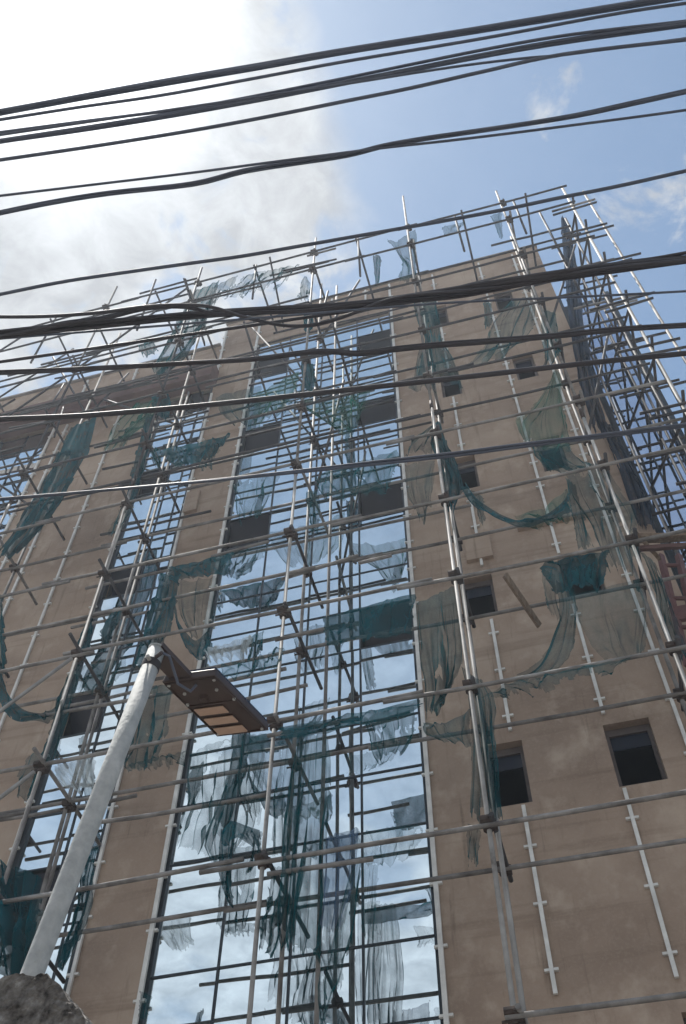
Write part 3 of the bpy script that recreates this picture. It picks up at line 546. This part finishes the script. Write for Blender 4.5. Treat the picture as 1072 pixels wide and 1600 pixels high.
net('pale blue plastic sheet hanging in front of the lower central glass', [[(508,1308),(532,1302),(560,1292)],[(506,1345),(530,1345),(556,1340)],[(502,1400),(524,1402),(548,1400)],[(500,1450),(514,1462),(532,1455)]], mat='plastic', folds=3, amp=.06, name='plastic_sheet', cat='plastic sheet', group=None, frag=.1)
net('grey folded net edge along the right of the pale blue plastic', [[(552,1345),(558,1342),(566,1340)],[(536,1400),(548,1404),(560,1400)],[(520,1460),(536,1470),(552,1465)],[(510,1500),(524,1510),(540,1495)]], mat='net_mid', folds=2, amp=.06)
net('lowest net rag with a torn open end over the bottom of the glass', [[(500,1500),(516,1498),(540,1492)],[(498,1530),(512,1532),(534,1528)],[(498,1560),(508,1565),(524,1552)],[(500,1592),(505,1598),(510,1588)]], mat='net_sheer', folds=3, holes=.1)
net('sheer wide net rag at the right edge of the lower central glass', [[(566,1302),(610,1292),(658,1288)],[(568,1325),(608,1322),(656,1318)],[(566,1350),(600,1352),(640,1342)]], mat='net_sheer', folds=4, holes=.08, amp=.06)
net('narrow sheer net tail under the wide rag on the lower glass', [[(566,1345),(578,1350),(592,1352)],[(564,1390),(576,1394),(588,1392)],[(562,1430),(575,1436),(588,1430)],[(566,1462),(578,1468),(590,1462)]], mat='net_sheer', folds=2, amp=.06)
net('small net pocket hanging at the bottom left corner of the central glass', [[(219,1548),(228,1552),(236,1556)],[(218,1570),(226,1574),(233,1576)],[(216,1590),(224,1594),(231,1592)]], mat='net_mid', folds=1, amp=.04, D=8.8)
net('dark net flag on the left pole beside the left glass strip', [[(128,985),(136,975),(144,965)],[(118,1006),(130,1004),(142,1000)],[(112,1028),(124,1034),(136,1030)]], mat='net_dense', folds=2)
net('small teal net rag twisted on a ledger over the left glass strip', [[(172,958),(184,952),(192,945)],[(156,984),(172,984),(186,972)],[(160,1000),(168,1004),(176,990)],[(156,1018),(160,1022),(166,1008)]], mat='net_dense', folds=2, amp=.06)
net('long net strip down the outer edge of the left glass strip', [[(104,1058),(112,1050),(122,1046)],[(90,1100),(100,1100),(112,1098)],[(78,1145),(90,1150),(100,1150)],[(62,1190),(74,1196),(86,1190)]], mat='net_mid', folds=2)
net('teal net swag hanging in a loop across the far left wall', [[(-6,1000),(4,1060),(30,1106),(70,1112),(96,1096),(108,1060)],[(-12,1080),(6,1110),(34,1130),(72,1124),(98,1112),(114,1076)]], mat='net_dense', folds=2, amp=.07, frag=.05, nx=44, ny=10)
net('sheer net at the left frame edge above the swag loop', [[(-14,930),(-4,925),(4,935)],[(-14,980),(0,985),(6,995)],[(-14,1040),(0,1050),(10,1070)]], mat='net_mid', folds=2)
net('dark drape around the low left pole and coupler', [[(44,1180),(60,1176),(80,1178)],[(30,1215),(48,1218),(60,1220)],[(26,1245),(38,1250),(48,1246)]], mat='net_mid', folds=2)
net('large dark teal net heap at the lower left beside the lamp pole', [[(-20,1350),(10,1352),(40,1360),(66,1372)],[(-20,1400),(8,1402),(36,1408),(60,1412)],[(-20,1460),(6,1462),(30,1466),(52,1470)],[(-20,1530),(0,1530),(20,1528),(40,1520)]], mat='net_dense', folds=4, amp=.16, frag=.05)
net('ragged dark net scraps over the dark heap at lower left', [[(30,1428),(50,1425),(76,1420)],[(24,1456),(44,1456),(66,1452)],[(20,1480),(36,1484),(56,1478)]], mat='net_mid', folds=4, holes=.12)
net('pale curved net sheet over the left glass strip beside the lamp pole', [[(84,1196),(112,1190),(150,1182)],[(88,1215),(118,1214),(146,1206)],[(104,1232),(126,1236),(150,1226)]], mat='plastic_white', folds=3, amp=.08, frag=.1)
net('dark net falling along the right side of the lamp pole', [[(140,1330),(146,1326),(152,1322)],[(126,1370),(134,1368),(142,1366)],[(122,1410),(130,1412),(140,1408)],[(104,1465),(112,1470),(122,1462)],[(86,1510),(94,1516),(104,1508)]], mat='net_dense', folds=2, amp=.08)
net('wide sheer net on the plaster pier below the lamp head', [[(212,1085),(236,1075),(272,1070)],[(206,1130),(232,1128),(262,1125)],[(198,1170),(222,1172),(250,1165)],[(192,1200),(215,1202),(238,1190)]], mat='net_mid', folds=4, holes=.05)
net('fringe of torn net hooked on the ledger below the lamp, on the pier', [[(196,1196),(226,1188),(262,1180),(292,1174)],[(198,1204),(228,1198),(262,1190),(290,1184)],[(202,1212),(228,1206),(260,1200),(288,1192)]], mat='net_mid', folds=8, frag=.7, amp=.05)
net('sheer net filling the left glass strip between two ledgers', [[(128,1040),(160,1034),(200,1024)],[(120,1062),(150,1058),(186,1050)],[(110,1085),(140,1082),(172,1076)]], mat='net_sheer', folds=4, D=8.5)
# side scaffold nets
for lab, rows, D in (('tall dark net hung inside the side scaffold, just right of the building corner', [[(876,340),(882,340),(888,345)],[(880,400),(890,400),(900,405)],[(888,500),(900,500),(912,505)],[(905,600),(918,600),(930,605)],[(930,680),(942,685),(954,690)]], 9.0),
                     ('dark blue net strip low beyond the corner, above the weathered boards', [[(935,660),(945,660),(955,665)],[(958,710),(972,712),(984,715)],[(980,770),(998,775),(1012,780)],[(996,820),(1010,830),(1026,830)]], 9.4),
                     ('teal net twisted down the lower right corner pole', [[(1000,860),(1012,870),(1024,880)],[(1020,910),(1032,920),(1042,930)],[(1030,970),(1044,980),(1060,985)],[(1052,1020),(1066,1030),(1080,1030)]], 8.3)):
    net(lab, rows, D=D, mat='net_side' if 'teal' not in lab else 'net_mid', folds=3, amp=.1, frag=.08, holes=.03)
# ---------------------------------------------------------------- boards and red frame
def board(label, a, c, w, th, mat, up=Vector((0,0,1)), name='timber_board', cat='board'):
    d = (c-a).normalized(); s = d.cross(up).normalized(); u2 = s.cross(d)
    m = MB(); n_ = 6
    for i in range(n_+1):
        q = a.lerp(c, i/n_)+u2*J(.004)
        for (i1, i2) in ((-1,-1),(1,-1),(1,1),(-1,1)): m.v.append(q+s*(i1*w/2+J(.003))+u2*(i2*th/2))
    for i in range(n_):
        for k in range(4): m.f.append((i*4+k, i*4+(k+1)%4, i*4+4+(k+1)%4, i*4+4+k))
    m.f += [(3,2,1,0), tuple(n_*4+k for k in range(4))]
    return tag(m.build(name, mat), label, cat)
board('weathered timber plank leaning between two ledgers beside a small dark window', P(789,898,7.86), P(843,978,8.5), .10, .035, 'wood', Vector((0,-1,.3)))
board('long maroon formwork board lying on the scaffold below the left roof', P(-60,668,8.9), P(168,628,8.9), .30, .05, 'wood_dark', Vector((0,1,.2)))
board('horizontal weathered board sticking out at the right corner of the scaffold', P(985,842,8.2), P(1090,838,8.4), .16, .05, 'wood', Vector((0,-.4,1)))
board('short tilted board with a pale sawn end at the right building corner', P(990,828,8.1), P(1030,872,8.5), .16, .05, 'wood', Vector((0,-1,.4)))
board('thin maroon board along the right scaffold under the horizontal one', P(992,858,8.3), P(1080,852,8.3), .08, .05, 'wood_dark', Vector((0,-.4,1)))
rf = thing('red_steel_frame', 'faded red steel hoist frame standing behind the right corner scaffold', 'steel frame', P(1055,1000,9.0))
a0, a1 = P(1032,868,9.0), P(1075,1040,9.0); c0, c1 = P(1060,868,9.0), P(1100,1040,9.0)
for (p, q) in ((a0,a1),(c0,c1)):
    m = MB(); m.tube([p,q], .05, 4); m.build('side_rail', 'red', rf)
for t in (.1,.42,.60,.68,.92):
    m = MB(); m.tube([a0.lerp(a1,t), c0.lerp(c1,t)], .03, 6); m.build('rung', 'red', rf)
m = MB(); m.obox(a0.lerp(c1,.56), Vector((1,0,0)), .09, Vector((0,1,0)), .03, Vector((0,0,1)), .12); m.build('bracket_plate', 'red', rf)
# ---------------------------------------------------------------- street lamp and its pier
DL = 2.4
p0, p1 = P(48,1528,DL), P(245,1016,DL)
L = thing('street_lamp', 'pale galvanised lamp pole with a dark flat solar lamp head, in front of the facade', 'street lamp', p0)
m = MB(); dd = (p1-p0).normalized()
m.tube([p0-dd*.5, p0, p0.lerp(p1,.5), p1], .0335, 24); o = m.build('pole', 'post', L); smoothtube(o)
m = MB(); m.tube([p1-dd*.004, p1+dd*.006], .0350, 24); o2 = m.build('pole_cap', 'post', o)
hz = p1.z-GH-.055
A, Bq, Cq, Dq = PH(252,1066,hz), PH(338,1046,hz), PH(421,1142,hz), PH(340,1152,hz)
Bq = A+(Cq-Dq)*1.0 if (Bq-(A+Cq-Dq)).length < .12 else Bq
hx = (Dq-A); lx = hx.length; hx.normalize(); hy = (Bq-A); wy = hy.length; hy.normalize(); up = Vector((0,0,1))
print('LAMP HEAD', lx, wy, hx.dot(hy))
def hp(s, t, z): return A+(Dq-A)*s+(Bq-A)*t+up*z
def slab(s0,s1,t0,t1,z0,z1,ins=.0):
    m = MB(); lo = [hp(s0,t0,z0),hp(s1,t0,z0),hp(s1,t1,z0),hp(s0,t1,z0)]; i = ins
    hi = [hp(s0+i,t0+i*2,z1),hp(s1-i,t0+i*2,z1),hp(s1-i,t1-i*2,z1),hp(s0+i,t1-i*2,z1)]
    m.add(lo+hi, [(3,2,1,0),(4,5,6,7),(0,1,5,4),(1,2,6,5),(2,3,7,6),(3,0,4,7)]); return m
def bevel(o, w, seg=2):
    md = o.modifiers.new('bevel', 'BEVEL'); md.width = w; md.segments = seg; md.limit_method = 'ANGLE'
hd = slab(0,1,0,1,0,.045,.012).build('lamp_head', 'lamp_body', L); bevel(hd, .006)
slab(.02,.98,.04,.96,.047,.055).build('solar_panel', 'solar', hd)
m = slab(.03,.97,.03,.045,-.006,-.001)
for args in ((.03,.97,.955,.97),(.03,.045,.05,.95),(.955,.97,.05,.95),(.42,.44,.05,.95)):
    q = slab(*args,-.006,-.001); m.add(q.v, q.f)
m.build('rim', 'lamp_body', hd)
for s0 in (.47,.645,.82):
    e = slab(s0,s0+.125,.09,.66,-.010,-.0005,.01).build('light_panel', 'lens', hd); bevel(e, .004, 3)
m = MB(); c_ = hp(.33,.45,0)
m.tube([c_+up*.001, c_-up*.014], .022, 16, r_end=.014); m.build('motion_sensor', 'lamp_body', hd)
m = MB(); m.obox(p1.lerp(hp(.08,.35,.02),.5), (hp(.08,.35,.02)-p1).normalized(), (hp(.08,.35,.02)-p1).length*.55, Vector((0,0,1)).cross((hp(.08,.35,.02)-p1)).normalized(), .040, Vector((0,0,1)), .012)
m.tube([p1-dd*.075+Vector((.03,-.03,0)), p1-dd*.075+Vector((.06,-.045,0))], .008, 8)
o = m.build('bracket', 'lamp_body', L)
for (s_, t_) in ((.06,.08),(.06,.92),(.94,.08),(.94,.92),(.40,.06),(.40,.94),(.22,.80),(.22,.20)):
    m = MB(); c_ = hp(s_, t_, 0); m.tube([c_+up*.001, c_-up*.006], .007, 8); m.build('screw', 'post', hd)
m = MB(); m.tube([p1-dd*.105, p1-dd*.07], .0362, 24); o = m.build('clamp_band', 'tube_dark', L)
for q_ in (-.09,):
    m = MB(); c_ = p1+dd*q_+Vector((.01,-.036,0)); m.tube([c_, c_+Vector((.0,-.02,0))], .009, 6); m.build('clamp_bolt', 'tube_pale', o)
m = MB(); e_ = hp(.10,.55,-.004); m.tube([p1-dd*.03+Vector((.03,-.01,0)), p1+Vector((.06,.0,-.05)), e_.lerp(p1,.4)+Vector((0,0,-.07)), e_+Vector((-.02,0,-.03)), e_], .006, 8); m.build('lamp_lead', 'cable', L)
# rough pier
m = MB(); prof = [P(x, y, 2.22) for x, y in ((-130,1540),(-60,1534),(0,1530),(38,1522),(74,1521),(92,1542),(110,1566),(128,1596),(150,1650),(158,1720))]
def top(x):
    for q0, q1 in zip(prof, prof[1:]):
        if x <= q1.x: return q0.z+(q1.z-q0.z)*max(0, (x-q0.x)/(q1.x-q0.x))
    return prof[-1].z
xs0, xs1, ys0, ys1 = prof[0].x, prof[-1].x, 2.22, 2.66
def sheet(fn, na, nb):
    st = len(m.v)
    for j in range(nb+1):
        for i in range(na+1): m.v.append(fn(i/na, j/nb))
    for j in range(nb):
        for i in range(na): q = st+j*(na+1)+i; m.f.append((q, q+1, q+na+2, q+na+1))
X_ = lambda s: xs0+(xs1-xs0)*s
Y_ = lambda s: ys0+(ys1-ys0)*s
ZB = prof[-1].z-.35
sheet(lambda a, b_: Vector((X_(a), Y_(b_), top(X_(a)))), 70, 50)
sheet(lambda a, b_: Vector((X_(a), ys0, ZB+(top(X_(a))-ZB)*b_)), 70, 80); sheet(lambda a, b_: Vector((X_(1-a), ys1, ZB+(top(X_(1-a))-ZB)*b_)), 70, 60)
sheet(lambda a, b_: Vector((xs1, Y_(a), ZB+(top(xs1)-ZB)*b_)), 50, 50); sheet(lambda a, b_: Vector((xs0, Y_(1-a), ZB+(top(xs0)-ZB)*b_)), 50, 60)
cen = Vector(((xs0+xs1)/2, (ys0+ys1)/2, prof[4].z-.4))
for i, q in enumerate(m.v):
    e = (q-cen); e.normalize()
    k = noise.noise(q*8)*.012+noise.noise(q*22)*.011+abs(noise.noise(q*50))*.010+noise.noise(q*115)*.005
    m.v[i] = q+e*k
m.box((xs0+.04, ys0+.04, 0), (xs1-.04, ys1-.04, ZB+.05))
tag(m.build('concrete_pier', 'rough'), 'rough crumbling concrete pier top that holds the lamp pole, bottom left', 'concrete pier')
# ---------------------------------------------------------------- overhead cables
CG = 'overhead cables strung across the street'
def cable(label, px, h, width, strands=1, mat='cable', jit=.0):
    pts = [Vector((x, y, 0)) for x, y in px]; n_ = 60
    q = [cr(pts, i/n_) for i in range(n_+1)]
    w = [PH(v.x, v.y, h+.10*noise.noise((v.x*.004, h*7, 1.)) ) for v in q]
    r = (.84 if h > 4.7 else .95)*width*depth(w[n_//2])/(2*F)
    d0 = (w[0]-w[6]).normalized(); d1 = (w[-1]-w[-7]).normalized()
    w = [w[0]+d0*t+Vector((0,0,.0025*t*t)) for t in (14,9,5,2,.7)]+w+[w[-1]+d1*t+Vector((0,0,.0025*t*t)) for t in (.7,2,5,9,14)]
    m = MB()
    if strands == 1: m.tube(w, r, 10)
    else:
        acc = 0; ph0 = random.random()*6
        for k in range(strands):
            line = []; acc = 0; rs = r*random.uniform(.42, .60); ro = r*random.uniform(.38, .75)
            for i, p in enumerate(w):
                if i: acc += (p-w[i-1]).length
                t = (w[min(i+1,len(w)-1)]-w[max(i-1,0)]).normalized(); a = t.cross(Vector((0,0,1))).normalized(); c = t.cross(a)
                an = ph0+2*math.pi*k/strands+acc*.7+1.3*noise.noise((acc*.5, k*3.1, h))
                rk = ro*(1+.6*noise.noise((acc*.6, k*5.7, 3+h)))
                line.append(p+(a*math.cos(an)+c*math.sin(an))*rk)
            m.tube(line, rs, 8)
    return tag(m.build('overhead_cable', mat, smooth=True), label, 'cable', CG)
H0 = 5.0
cable('topmost cable of all, a thick bundle crossing the upper sky from the left edge', [(-20,180),(0,175),(121,153),(252,130),(400,105),(540,80),(749,47),(960,12),(1072,-6),(1100,-11)], H0+.35, 15, 5)
cable('thin single cable just under the thick topmost bundle', [(-20,190),(0,187),(121,168),(252,149),(400,122),(540,96),(749,61),(960,22),(1072,5),(1100,0)], H0+.3, 6)
cable('thick cable second below the topmost bundle, near the sun glare', [(-20,225),(0,221),(121,203),(252,182),(400,156),(540,129),(749,88),(900,62),(1072,38),(1100,33)], H0+.1, 11, 4)
cable('thin cable that joins the upper side of the second thick cable', [(-20,210),(0,207),(121,191),(200,181),(300,168),(420,146),(540,122),(660,97),(780,73),(900,53),(1072,33),(1100,28)], H0+.12, 6)
cable('single smooth cable third below the topmost bundle', [(-20,253),(0,250),(150,228),(300,204),(420,182),(540,158),(640,138),(750,113),(880,85),(1072,62),(1100,58)], H0, 7)
cable('thin strand meeting the third cable on the right half of the sky', [(500,137),(560,128),(660,112),(750,99),(830,90),(880,86),(960,75),(1072,60),(1100,56)], H0+.02, 5)
cable('kinked thick cable that swings up in the middle of the blue sky', [(-20,337),(0,332),(80,316),(170,302),(300,288),(380,268),(460,255),(540,243),(600,228),(660,217),(720,208),(800,196),(900,180),(985,162),(1072,143),(1100,137)], H0-.1, 10, 3)
cable('thin cable crossing the kinked thick cable', [(-20,309),(0,306),(150,288),(300,270),(420,254),(520,241),(600,231),(700,220),(800,208),(900,195),(1000,182),(1072,172),(1100,168)], H0-.12, 5)
cable('lone smooth cable passing just over the roofline scaffold', [(-20,464),(0,460),(100,440),(200,425),(300,411),(380,400),(460,386),(540,372),(620,358),(700,344),(790,327),(870,310),(970,290),(1072,267),(1100,261)], H0-.2, 7, 1)
cable('heavy brown black cable bundle along the roofline at the right', [(-20,528),(0,524),(80,515),(150,508),(300,493),(400,486),(540,478),(650,464),(760,446),(860,430),(960,416),(1030,409),(1072,405),(1100,402)], H0-.35, 15, 5, 'cable_warm')
cable('thin cable riding above the heavy brown black bundle', [(600,478),(680,466),(760,452),(840,436),(900,424),(960,412),(1020,404),(1072,395),(1100,391)], H0-.33, 6, 1, 'cable_warm')
cable('loose cable dipping under the heavy bundle left of the centre pole', [(-20,492),(0,495),(80,494),(160,488),(240,478),(320,478),(380,495),(440,508),(490,508),(540,494),(590,474),(640,462),(720,455),(800,446),(870,432),(960,418),(1100,404)], H0-.4, 6, 1, 'cable_warm')
cable('slack twisted pair touching the heavy bundle above the left roof', [(-20,530),(40,520),(100,506),(160,498),(230,482),(290,480),(340,492),(400,489),(480,486),(560,476),(640,470),(720,462),(840,440),(1100,404)], H0-.38, 9, 3, 'cable_warm')
cable('thick cable bundle with a small kink, second below the heavy brown black one', [(-20,584),(0,583),(100,578),(200,572),(300,566),(400,560),(480,550),(520,549),(560,552),(620,545),(680,539),(760,533),(860,525),(960,515),(1072,508),(1100,506)], H0-.5, 10, 3, 'cable_warm')
cable('very thin wire across the right wall between two thick cables', [(560,484),(672,475),(760,470),(896,464),(980,460),(1072,455),(1100,453)], H0-.45, 4, 1)
cable('smooth cable with a bright top edge crossing mid facade', [(-20,657),(0,655),(100,651),(150,648),(280,637),(400,625),(500,614),(600,603),(700,592),(780,583),(850,575),(960,563),(1072,552),(1100,549)], H0-.6, 9, 1, 'cable_warm')
cable('lowest long cable, crossing the whole facade under all others', [(-20,783),(0,780),(100,771),(200,762),(350,748),(520,731),(700,712),(790,700),(870,690),(960,679),(1072,665),(1100,661)], H0-.8, 9, 2, 'cable')
# ---------------------------------------------------------------- added volume for the lens glare veil and the fade higher up
m, nn_, ll_ = newmat('glare_veil_air'); o_ = N(nn_, 'ShaderNodeOutputMaterial'); pv = N(nn_, 'ShaderNodeVolumePrincipled')
pv.inputs['Density'].default_value = GLARE_VEIL; pv.inputs['Color'].default_value = (.80, .88, 1, 1); pv.inputs['Anisotropy'].default_value = .45
ll_.new(pv.outputs[0], o_.inputs['Volume']); M['glare_veil'] = m
b = MB(); b.box((-420, -420, -1.1), (420, 420, 32)); hz_ = b.build('glare_veil', 'glare_veil'); hz_['kind'] = 'stuff'
# ---------------------------------------------------------------- sun and sky
sd = Vector((-.275, .085, .958)).normalized(); elev = math.asin(sd.z); az = math.atan2(sd.x, sd.y)
sl = bpy.data.lights.new('sun', 'SUN'); sl.energy = 3.6; sl.angle = math.radians(.53); sl.color = (1, .965, .90)
so = bpy.data.objects.new('sun', sl); COL.objects.link(so); so.rotation_euler = sd.to_track_quat('Z', 'Y').to_euler(); so.location = (-8, 3, 40)
W_ = bpy.data.worlds.new('World'); S.world = W_; W_.use_nodes = True
n = W_.node_tree.nodes; l = W_.node_tree.links; n.clear()
out = N(n, 'ShaderNodeOutputWorld'); bg = N(n, 'ShaderNodeBackground')
sky = N(n, 'ShaderNodeTexSky'); sky.sky_type = 'NISHITA'; sky.sun_disc = False; sky.sun_elevation = elev; sky.sun_rotation = az % (2*math.pi)
sky.air_density = 1.0; sky.dust_density = .35; sky.ozone_density = .5
tc = N(n, 'ShaderNodeTexCoord'); sep = N(n, 'ShaderNodeSeparateXYZ'); l.new(tc.outputs['Generated'], sep.inputs[0])
def mth(op, a, b_=None, clamp=False):
    x = N(n, 'ShaderNodeMath', operation=op, use_clamp=clamp)
    for i, v in enumerate((a, b_)):
        if v is None: continue
        if isinstance(v, (int, float)): x.inputs[i].default_value = v
        else: l.new(v, x.inputs[i])
    return x.outputs[0]
def mrange(v, a, b_, c, d, st='SMOOTHSTEP'):
    x = N(n, 'ShaderNodeMapRange', interpolation_type=st); l.new(v, x.inputs[0])
    for i, q in enumerate((a, b_, c, d)): x.inputs[i+1].default_value = q
    return x.outputs[0]
zz = mth('MAXIMUM', sep.outputs[2], .06); px_ = mth('DIVIDE', sep.outputs[0], zz); py_ = mth('DIVIDE', sep.outputs[1], zz)
cmb = N(n, 'ShaderNodeCombineXYZ'); l.new(px_, cmb.inputs[0]); l.new(py_, cmb.inputs[1])
nz = N(n, 'ShaderNodeTexNoise', i_Scale=12.0, i_Detail=11, i_Roughness=.57, i_Distortion=.5); l.new(cmb.outputs[0], nz.inputs['Vector'])
nb = N(n, 'ShaderNodeTexNoise', i_Scale=2.1, i_Detail=4, i_Roughness=.5); l.new(cmb.outputs[0], nb.inputs['Vector'])
edge = mth('ADD', px_, mth('ADD', mth('MULTIPLY', mth('SUBTRACT', nz.outputs[0], .5), .26), mth('MULTIPLY', mth('SUBTRACT', nb.outputs[0], .5), .10)))
bank = mth('MULTIPLY', mrange(edge, -.135, -.02, .125, -.07), mrange(py_, -.25, -.05, 0, 1))
bank2 = mrange(py_, -1.6, -.5, .16, -.02)
low = mth('MULTIPLY', mrange(py_, .30, .50, 0, -.17), mrange(px_, -.5, -.1, 1, .55))
wx = mth('ADD', mth('POWER', mth('SUBTRACT', px_, .235), 2.0), mth('POWER', mth('SUBTRACT', py_, .38), 2.0)); low = mth('ADD', low, mrange(wx, 0.0, .014, .11, 0))
front = mrange(py_, -.35, -.05, 0, 1)
nmix = N(n, 'ShaderNodeMixRGB'); l.new(front, nmix.inputs[0]); l.new(nb.outputs[0], nmix.inputs[1]); l.new(nz.outputs[0], nmix.inputs[2])
v = mth('ADD', mth('ADD', mth('MULTIPLY', nmix.outputs[0], .75), mth('MULTIPLY', nb.outputs[0], .25)), mth('ADD', bank, mth('ADD', bank2, low)))
sunny = mth('MULTIPLY', mth('POWER', mth('MAXIMUM', mth('ADD', mth('MULTIPLY', sep.outputs[0], sd.x), mth('ADD', mth('MULTIPLY', sep.outputs[1], sd.y), mth('MULTIPLY', sep.outputs[2], sd.z))), 0), 90.0), .13)
mask = mth('MAXIMUM', mth('MULTIPLY', mrange(mth('ADD', v, sunny), .475, .60, .04, .97), mrange(py_, -.4, -.1, .8, 1)), mrange(py_, -1.1, -.1, .42, .05))
dot = N(n, 'ShaderNodeVectorMath', operation='DOT_PRODUCT'); l.new(tc.outputs['Generated'], dot.inputs[0]); dot.inputs[1].default_value = sd
glow = mth('POWER', mth('MAXIMUM', dot.outputs['Value'], 0), 200.0); glow2 = mth('POWER', mth('MAXIMUM', dot.outputs['Value'], 0), 40.0)
n3 = N(n, 'ShaderNodeTexNoise', i_Scale=17, i_Detail=9, i_Roughness=.6, i_Distortion=.4); l.new(cmb.outputs[0], n3.inputs['Vector'])
shade = mrange(n3.outputs[0], .36, .64, .80, 1.16, 'LINEAR')
cb = mth('ADD', mth('MULTIPLY', mth('MULTIPLY', shade, .315), mrange(py_, -1.3, -.1, 1.38, 1)), mth('ADD', mth('MULTIPLY', glow, .85), mth('MULTIPLY', glow2, .07)))
SKY = .074
sc_ = N(n, 'ShaderNodeVectorMath', operation='SCALE'); l.new(sky.outputs[0], sc_.inputs[0]); sc_.inputs['Scale'].default_value = SKY
cc = N(n, 'ShaderNodeVectorMath', operation='SCALE'); cc.inputs[0].default_value = (.95, .985, 1.02); l.new(cb, cc.inputs['Scale'])
tint = N(n, 'ShaderNodeVectorMath', operation='MULTIPLY'); l.new(sc_.outputs[0], tint.inputs[0]); tint.inputs[1].default_value = (.97, 1.05, .98)
mx = N(n, 'ShaderNodeMixRGB'); l.new(mask, mx.inputs[0]); l.new(tint.outputs[0], mx.inputs[1]); l.new(cc.outputs[0], mx.inputs[2])
l.new(mx.outputs[0], bg.inputs[0]); bg.inputs[1].default_value = 1.0; l.new(bg.outputs[0], out.inputs[0])
# ---------------------------------------------------------------- output settings
S.view_settings.view_transform = 'Standard'; S.view_settings.look = 'None'; S.view_settings.exposure = 1.1; S.view_settings.gamma = 1
S.cycles.transparent_max_bounces = 24; S.cycles.max_bounces = 8
